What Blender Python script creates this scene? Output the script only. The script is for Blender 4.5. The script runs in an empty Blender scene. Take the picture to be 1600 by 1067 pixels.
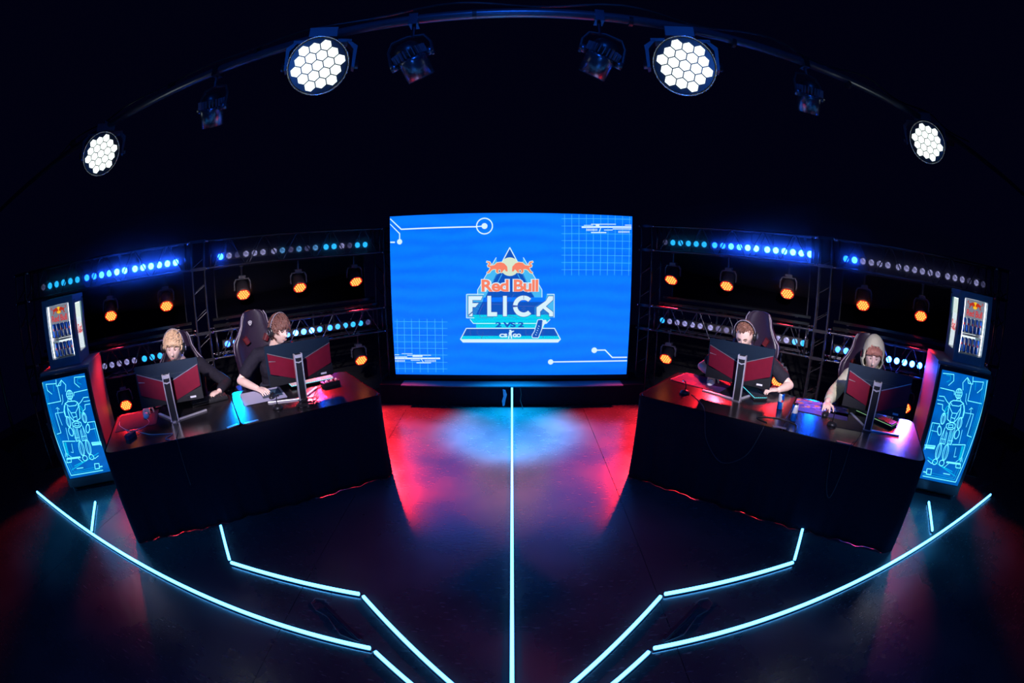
import bpy, bmesh, math, random, json
from mathutils import Vector, Matrix, geometry
random.seed(7)
SC = bpy.context.scene
COL = SC.collection
PI = math.pi

# ------------------------------------------------------------------ camera, world, exposure, big lights
cam_d = bpy.data.cameras.new('camera'); cam = bpy.data.objects.new('camera', cam_d); COL.objects.link(cam)
cam_d.type = 'PANO'; cam_d.sensor_width = 36.0; cam_d.sensor_fit = 'HORIZONTAL'
for holder in (cam_d, getattr(cam_d, 'cycles', None)):
    try:
        holder.panorama_type = 'FISHEYE_EQUISOLID'; holder.fisheye_lens = 681.4 * 36 / 1600; holder.fisheye_fov = math.radians(220)
    except Exception:
        pass
cam.location = (0, 0, 1.924); cam.rotation_euler = (PI / 2 - 0.221, 0, 0)
cam_d.clip_start = 0.01
SC.camera = cam
SC.view_settings.view_transform = 'Standard'; SC.view_settings.look = 'None'
SC.view_settings.exposure = 0.0; SC.view_settings.gamma = 1.0; SC.view_settings.use_curve_mapping = False
SC.cycles.use_denoising = True
SC.cycles.max_bounces = 5; SC.cycles.diffuse_bounces = 2; SC.cycles.glossy_bounces = 3; SC.cycles.transmission_bounces = 4; SC.cycles.volume_bounces = 0
SC.cycles.sample_clamp_indirect = 3.0; SC.cycles.blur_glossy = 0.3
SC.cycles.volume_step_rate = 4.0
w = bpy.data.worlds.new('world'); SC.world = w; w.use_nodes = True
w.node_tree.nodes['Background'].inputs[0].default_value = (0.10, 0.11, 1.0, 1)
w.node_tree.nodes['Background'].inputs[1].default_value = 0.0045

def spot(name, loc, target, power, color, cone, blend=0.5, radius=0.08):
    d = bpy.data.lights.new(name, 'SPOT'); d.energy = power; d.color = color; d.spot_size = math.radians(cone); d.spot_blend = blend; d.shadow_soft_size = radius
    o = bpy.data.objects.new(name, d); COL.objects.link(o); o.location = loc
    o.rotation_euler = (Vector(target) - Vector(loc)).to_track_quat('-Z', 'Y').to_euler()
    return o
spot('front_key_light', (-0.6, -0.5, 3.3), (-2.55, 3.45, 1.05), 1500, (1.0, 0.88, 0.93), 28, 1.0, 0.05)
spot('front_key_light', (0.6, -0.5, 3.3), (2.55, 3.35, 1.05), 1500, (1.0, 0.88, 0.93), 28, 1.0, 0.05)
spot('front_blue_wash', (0.0, -2.0, 4.6), (0.0, 2.2, 0.0), 500, (0.01, 0.14, 1.0), 95, 1.0, 0.4)
spot('side_blue_wash', (-6.0, -1.5, 4.2), (-3.55, 1.65, 0.2), 900, (0.02, 0.36, 1.0), 24, 1.0, 0.2)
spot('side_blue_wash', (6.0, -1.5, 4.2), (3.55, 1.65, 0.2), 900, (0.02, 0.36, 1.0), 24, 1.0, 0.2)

spot('blue_pipe_fill', (0.0, -1.8, 1.2), (0.0, 2.2, 3.3), 60, (0.03, 0.2, 1.0), 120, 1.0, 0.2)  # unseen fill added to tint the overhead pipe and unlit spots blue
spot('cyan_floor_wash', (0.0, 4.95, 4.2), (0.0, 4.3, 0.0), 15000, (0.0, 0.40, 1.0), 24, 0.8, 0.15)
spot('pink_floor_wash', (0.3, 4.9, 4.3), (0.05, 3.3, 0.0), 500, (1.0, 0.5, 0.9), 19, 0.9, 0.15)

# ------------------------------------------------------------------ materials
MATS = {}
def lin(c):
    return tuple(((x / 255) / 12.92 if x / 255 <= 0.04045 else ((x / 255 + 0.055) / 1.055) ** 2.4) for x in c)
def mat(name, rgb=(0.5, 0.5, 0.5), rough=0.5, metal=0.0, emis=None, es=0.0, noise=0.0, nscale=20.0, bump=0.0, spec=0.5, coat=0.0, alpha=None, trans=0.0):
    if name in MATS: return MATS[name]
    m = bpy.data.materials.new(name); m.use_nodes = True; nt = m.node_tree; b = nt.nodes['Principled BSDF']
    b.inputs['Base Color'].default_value = (*rgb, 1); b.inputs['Roughness'].default_value = rough; b.inputs['Metallic'].default_value = metal
    b.inputs['Specular IOR Level'].default_value = spec; b.inputs['Coat Weight'].default_value = coat
    if trans: b.inputs['Transmission Weight'].default_value = trans
    if emis: b.inputs['Emission Color'].default_value = (*emis, 1); b.inputs['Emission Strength'].default_value = es
    tc = nt.nodes.new('ShaderNodeTexCoord'); n = nt.nodes.new('ShaderNodeTexNoise'); n.inputs['Scale'].default_value = nscale; n.inputs['Detail'].default_value = 4
    nt.links.new(tc.outputs['Object'], n.inputs['Vector'])
    if noise:
        mx = nt.nodes.new('ShaderNodeMix'); mx.data_type = 'RGBA'
        mx.inputs[6].default_value = (*[c * (1 - noise) for c in rgb], 1); mx.inputs[7].default_value = (*[min(1, c * (1 + noise)) for c in rgb], 1)
        nt.links.new(n.outputs['Fac'], mx.inputs[0]); nt.links.new(mx.outputs[2], b.inputs['Base Color'])
    if bump:
        bp = nt.nodes.new('ShaderNodeBump'); bp.inputs['Strength'].default_value = bump; bp.inputs['Distance'].default_value = 0.01
        nt.links.new(n.outputs['Fac'], bp.inputs['Height']); nt.links.new(bp.outputs['Normal'], b.inputs['Normal'])
    MATS[name] = m; return m
def emi(name, rgb, s, base=(0.02, 0.02, 0.02)):
    return mat(name, base, 0.4, emis=rgb, es=s)

M_metal = mat('dark_truss_metal', (0.09, 0.09, 0.115), 0.28, 0.9, noise=0.3)
M_chrome = mat('chrome', (0.75, 0.75, 0.8), 0.15, 1.0, noise=0.1)
M_pipe = mat('painted_pipe', (0.05, 0.05, 0.06), 0.3, 0.3, noise=0.2)
M_black = mat('black_plastic', (0.012, 0.012, 0.015), 0.35, noise=0.3)
M_mblack = mat('matte_black_housing', (0.02, 0.02, 0.024), 0.55, noise=0.3)
M_grey = mat('grey_fixture_plastic', (0.10, 0.10, 0.13), 0.45, noise=0.2)
M_drape = mat('black_drape_cloth', (0.003, 0.004, 0.010), 0.95, noise=0.4, nscale=60, bump=0.3, spec=0.1)
M_cloth = mat('black_backing_cloth', (0.0012, 0.0012, 0.003), 1.0, noise=0.3, spec=0.0)
M_cable = mat('black_cable_rubber', (0.02, 0.02, 0.02), 0.4, noise=0.2)
M_wcable = mat('pale_cable', (0.55, 0.5, 0.52), 0.5, noise=0.1)
M_silver = mat('brushed_silver', (0.55, 0.52, 0.56), 0.3, 0.85, noise=0.15)
M_led = mat('led_tube_glow', (0.1, 0.3, 0.4), 0.4, emis=(0.075, 0.42, 1.0), es=7.5)
M_ledoff = mat('unlit_led_tube', (0.03, 0.03, 0.035), 0.3, noise=0.2)

# ------------------------------------------------------------------ mesh helper
class MB:
    def __init__(s): s.v = []; s.f = []; s.m = []; s.k = 0; s.T = Matrix.Identity(4)
    def add(s, vs, fs):
        n = len(s.v); T = s.T
        s.v += [tuple(T @ Vector(p)) for p in vs]
        for f in fs: s.f.append(tuple(i + n for i in f)); s.m.append(s.k)
        return s
    def box(s, c, d, rot=None):
        x, y, z = d[0] / 2, d[1] / 2, d[2] / 2
        vs = [Vector((a * x, b * y, e * z)) for e in (-1, 1) for b in (-1, 1) for a in (-1, 1)]
        if rot is not None: vs = [rot @ p for p in vs]
        vs = [p + Vector(c) for p in vs]
        return s.add(vs, [(0, 2, 3, 1), (4, 5, 7, 6), (0, 1, 5, 4), (2, 6, 7, 3), (0, 4, 6, 2), (1, 3, 7, 5)])
    def rbox(s, c, d, r=0.01, rot=None, n=3):
        """box with vertical edges rounded"""
        x, y = d[0] / 2, d[1] / 2; pts = []
        for cx, cy, a0 in ((x - r, y - r, 0), (-x + r, y - r, 90), (-x + r, -y + r, 180), (x - r, -y + r, 270)):
            for i in range(n + 1):
                a = math.radians(a0 + 90 * i / n); pts.append((cx + r * math.cos(a), cy + r * math.sin(a)))
        R = rot or Matrix.Identity(3); N = len(pts)
        vs = [R @ Vector((p[0], p[1], z)) + Vector(c) for z in (-d[2] / 2, d[2] / 2) for p in pts]
        fs = [tuple(range(N - 1, -1, -1)), tuple(range(N, 2 * N))] + [(i, (i + 1) % N, N + (i + 1) % N, N + i) for i in range(N)]
        return s.add(vs, fs)
    def prism(s, poly, h0, h1, axis='Z'):
        """extrude 2D poly between h0 and h1 on an axis; Y axis: poly is (x,z); X axis: poly is (y,z)"""
        def P(p, h): return {'Z': (p[0], p[1], h), 'Y': (p[0], h, p[1]), 'X': (h, p[0], p[1])}[axis]
        N = len(poly); tri = geometry.tessellate_polygon([[Vector((p[0], p[1], 0)) for p in poly]])
        vs = [P(p, h0) for p in poly] + [P(p, h1) for p in poly]
        fs = [tuple(t) for t in tri] + [tuple(i + N for i in t[::-1]) for t in tri] + [(i, (i + 1) % N, N + (i + 1) % N, N + i) for i in range(N)]
        return s.add(vs, fs)
    def cyl(s, p0, p1, r0, r1=None, n=12, caps=True):
        r1 = r0 if r1 is None else r1; p0, p1 = Vector(p0), Vector(p1); d = p1 - p0
        if d.length < 1e-7: return s
        q = d.to_track_quat('Z', 'Y'); a = q @ Vector((1, 0, 0)); b = q @ Vector((0, 1, 0)); vs = []
        for p, r in ((p0, r0), (p1, r1)):
            for i in range(n):
                t = 2 * PI * i / n; vs.append(p + (a * math.cos(t) + b * math.sin(t)) * r)
        fs = [(i, (i + 1) % n, n + (i + 1) % n, n + i) for i in range(n)]
        if caps: fs += [tuple(range(n - 1, -1, -1)), tuple(range(n, 2 * n))]
        return s.add(vs, fs)
    def ell(s, c, r, rot=None, nu=14, nv=9, fn=None):
        vs = []; R = rot or Matrix.Identity(3)
        if not hasattr(r, '__len__'): r = (r, r, r)
        vs.append(Vector((0, 0, 1)))
        for j in range(1, nv):
            ph = PI * j / nv
            for i in range(nu):
                t = 2 * PI * i / nu; vs.append(Vector((math.sin(ph) * math.cos(t), math.sin(ph) * math.sin(t), math.cos(ph))))
        vs.append(Vector((0, 0, -1)))
        if fn: vs = [fn(p) for p in vs]
        vs = [R @ Vector((p.x * r[0], p.y * r[1], p.z * r[2])) + Vector(c) for p in vs]
        L = len(vs) - 1; fs = [(0, 1 + i, 1 + (i + 1) % nu) for i in range(nu)]
        for j in range(nv - 2):
            for i in range(nu):
                a = 1 + j * nu + i; b = 1 + j * nu + (i + 1) % nu; fs.append((a, a + nu, b + nu, b))
        o = 1 + (nv - 2) * nu; fs += [(L, o + (i + 1) % nu, o + i) for i in range(nu)]
        return s.add(vs, fs)
    def limb(s, pts, rs, n=12):
        for i, p in enumerate(pts):
            s.ell(p, rs[i], nu=n, nv=8)
            if i: s.cyl(pts[i - 1], p, rs[i - 1], rs[i], n=n)
        return s
    def tube(s, pts, r, n=6, closed=False):
        P = [Vector(p) for p in pts]; N = len(P); vs = []; prev = None
        for i, p in enumerate(P):
            t = (P[(i + 1) % N] - P[i - 1]) if closed else (P[min(i + 1, N - 1)] - P[max(i - 1, 0)])
            t.normalize()
            if prev is None: a = t.orthogonal().normalized()
            else: a = (prev - t * prev.dot(t)); a = a.normalized() if a.length > 1e-6 else t.orthogonal().normalized()
            prev = a; b = t.cross(a)
            rr = r[i] if hasattr(r, '__len__') else r
            for k in range(n):
                w_ = 2 * PI * k / n; vs.append(p + (a * math.cos(w_) + b * math.sin(w_)) * rr)
        M_ = N if closed else N - 1
        fs = [(i * n + k, i * n + (k + 1) % n, ((i + 1) % N) * n + (k + 1) % n, ((i + 1) % N) * n + k) for i in range(M_) for k in range(n)]
        if not closed: fs += [tuple(range(n - 1, -1, -1)), tuple((N - 1) * n + k for k in range(n))]
        return s.add(vs, fs)
    def lathe(s, prof, c=(0, 0, 0), rot=None, n=20, caps=True):
        """prof list of (r, z); closed at both ends"""
        R = rot or Matrix.Identity(3); vs = []; K = len(prof)
        for r, z in prof:
            for i in range(n):
                t = 2 * PI * i / n; vs.append(R @ Vector((r * math.cos(t), r * math.sin(t), z)) + Vector(c))
        fs = [(j * n + i, j * n + (i + 1) % n, (j + 1) * n + (i + 1) % n, (j + 1) * n + i) for j in range(K - 1) for i in range(n)]
        if caps: fs += [tuple(range(n - 1, -1, -1)), tuple((K - 1) * n + i for i in range(n))]
        return s.add(vs, fs)
    def mesh(s, name, mats, smooth=False):
        me = bpy.data.meshes.new(name); me.from_pydata(s.v, [], s.f)
        for m in (mats if isinstance(mats, (list, tuple)) else [mats]): me.materials.append(m)
        if s.m and max(s.m): me.polygons.foreach_set('material_index', s.m)
        if smooth: me.polygons.foreach_set('use_smooth', [True] * len(me.polygons))
        me.update(); return me
    def build(s, name, mats, parent=None, smooth=False, loc=None, rotz=0.0):
        return obj(name, s.mesh(name, mats, smooth), parent, loc, rotz)

def obj(name, me, parent=None, loc=None, rotz=0.0, rot=None):
    o = bpy.data.objects.new(name, me); COL.objects.link(o); o.parent = parent
    if loc is not None: o.location = loc
    if rot is not None: o.rotation_euler = rot
    elif rotz: o.rotation_euler = (0, 0, rotz)
    return o
def tag(o, label, cat, group=None):
    o['label'] = label; o['category'] = cat
    if group: o['group'] = group
    return o
def thing(name, label, cat, loc=(0, 0, 0), rotz=0.0, group=None):
    o = obj(name, None, None, loc, rotz); o.empty_display_size = 0.1
    return tag(o, label, cat, group)
def struct(o): o['kind'] = 'structure'; return o
def copy_tree(o, parent=None, loc=None, rotz=None, label=None, group=None):
    c = o.copy(); COL.objects.link(c); c.parent = parent
    if loc is not None: c.location = loc
    if rotz is not None: c.rotation_euler = (0, 0, rotz)
    if label: c['label'] = label
    if group: c['group'] = group
    for ch in list(o.children): copy_tree(ch, c)
    return c
def RX(a): return Matrix.Rotation(a, 3, 'X')
def RY(a): return Matrix.Rotation(a, 3, 'Y')
def RZ(a): return Matrix.Rotation(a, 3, 'Z')
def bevel(o, w_=0.004, n=2):
    m = o.modifiers.new('bevel', 'BEVEL'); m.width = w_; m.segments = n; m.limit_method = 'ANGLE'; return o

# the two desk rows have their own frames: X along the desk front (towards the photo's right), Y from the audience to the players
ORG = {'L': (-2.85, 1.63), 'R': (1.03, 3.24)}
YAW = {'L': math.atan2(1.61, 1.78), 'R': math.atan2(-1.73, 1.75)}
LEN = {'L': 2.40, 'R': 2.461}
SN = {'L': 'left', 'R': 'right'}
def W(side, X, Y, Z=0.0):
    a = YAW[side]; ox, oy = ORG[side]
    return Vector((ox + X * math.cos(a) - Y * math.sin(a), oy + X * math.sin(a) + Y * math.cos(a), Z))
def place(side, name, label, cat, X, Y, Z=0.0, yaw=0.0, group=None):
    return thing(name, label, cat, W(side, X, Y, Z), YAW[side] + yaw, group)

# ------------------------------------------------------------------ floor
def floor_mat():
    m = bpy.data.materials.new('black_stage_floor'); m.use_nodes = True; nt = m.node_tree; b = nt.nodes['Principled BSDF']; L = nt.links.new
    tc = nt.nodes.new('ShaderNodeTexCoord')
    def noise(sc, det, stretch=None):
        n = nt.nodes.new('ShaderNodeTexNoise'); n.inputs['Scale'].default_value = sc; n.inputs['Detail'].default_value = det
        if stretch:
            mp = nt.nodes.new('ShaderNodeMapping'); mp.inputs['Scale'].default_value = stretch; mp.inputs['Rotation'].default_value = (0, 0, 0.5); L(tc.outputs['Object'], mp.inputs[0]); L(mp.outputs[0], n.inputs['Vector'])
        else: L(tc.outputs['Object'], n.inputs['Vector'])
        return n
    def ramp(src, a, b_, c0, c1):
        r = nt.nodes.new('ShaderNodeMapRange'); L(src, r.inputs[0]); r.inputs[1].default_value = a; r.inputs[2].default_value = b_; r.inputs[3].default_value = c0; r.inputs[4].default_value = c1; return r.outputs[0]
    n1 = noise(1.3, 6); n2 = noise(14, 5, (1, 5, 1)); n3 = noise(60, 3)
    v = nt.nodes.new('ShaderNodeTexVoronoi'); v.feature = 'DISTANCE_TO_EDGE'; v.inputs['Scale'].default_value = 0.9; L(n1.outputs['Color'], v.inputs['Vector'])
    a = ramp(n1.outputs['Fac'], 0.3, 0.7, 0.03, 0.055); s = ramp(n2.outputs['Fac'], 0.66, 0.74, 0.0, 0.03)
    ad = nt.nodes.new('ShaderNodeMath'); L(a, ad.inputs[0]); L(s, ad.inputs[1])
    cb = nt.nodes.new('ShaderNodeCombineColor'); [L(ad.outputs[0], cb.inputs[i]) for i in range(3)]; L(cb.outputs[0], b.inputs['Base Color'])
    r = ramp(n1.outputs['Fac'], 0.3, 0.7, 0.20, 0.34); r2 = ramp(n2.outputs['Fac'], 0.62, 0.75, 0.0, 0.2)
    ad2 = nt.nodes.new('ShaderNodeMath'); L(r, ad2.inputs[0]); L(r2, ad2.inputs[1]); L(ad2.outputs[0], b.inputs['Roughness'])
    b.inputs['Specular IOR Level'].default_value = 0.5; b.inputs['IOR'].default_value = 2.4
    bp = nt.nodes.new('ShaderNodeBump'); bp.inputs['Strength'].default_value = 0.045; bp.inputs['Distance'].default_value = 0.01
    mx = nt.nodes.new('ShaderNodeMath'); L(n3.outputs['Fac'], mx.inputs[0]); L(n2.outputs['Fac'], mx.inputs[1]); L(mx.outputs[0], bp.inputs['Height']); L(bp.outputs['Normal'], b.inputs['Normal'])
    return m
M_floor = floor_mat()
floor = struct(MB().box((0, 3.0, -0.06), (16, 15, 0.1)).build('floor', mat('black_subfloor', (0.01, 0.01, 0.012), 0.8, noise=0.2)))
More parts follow.
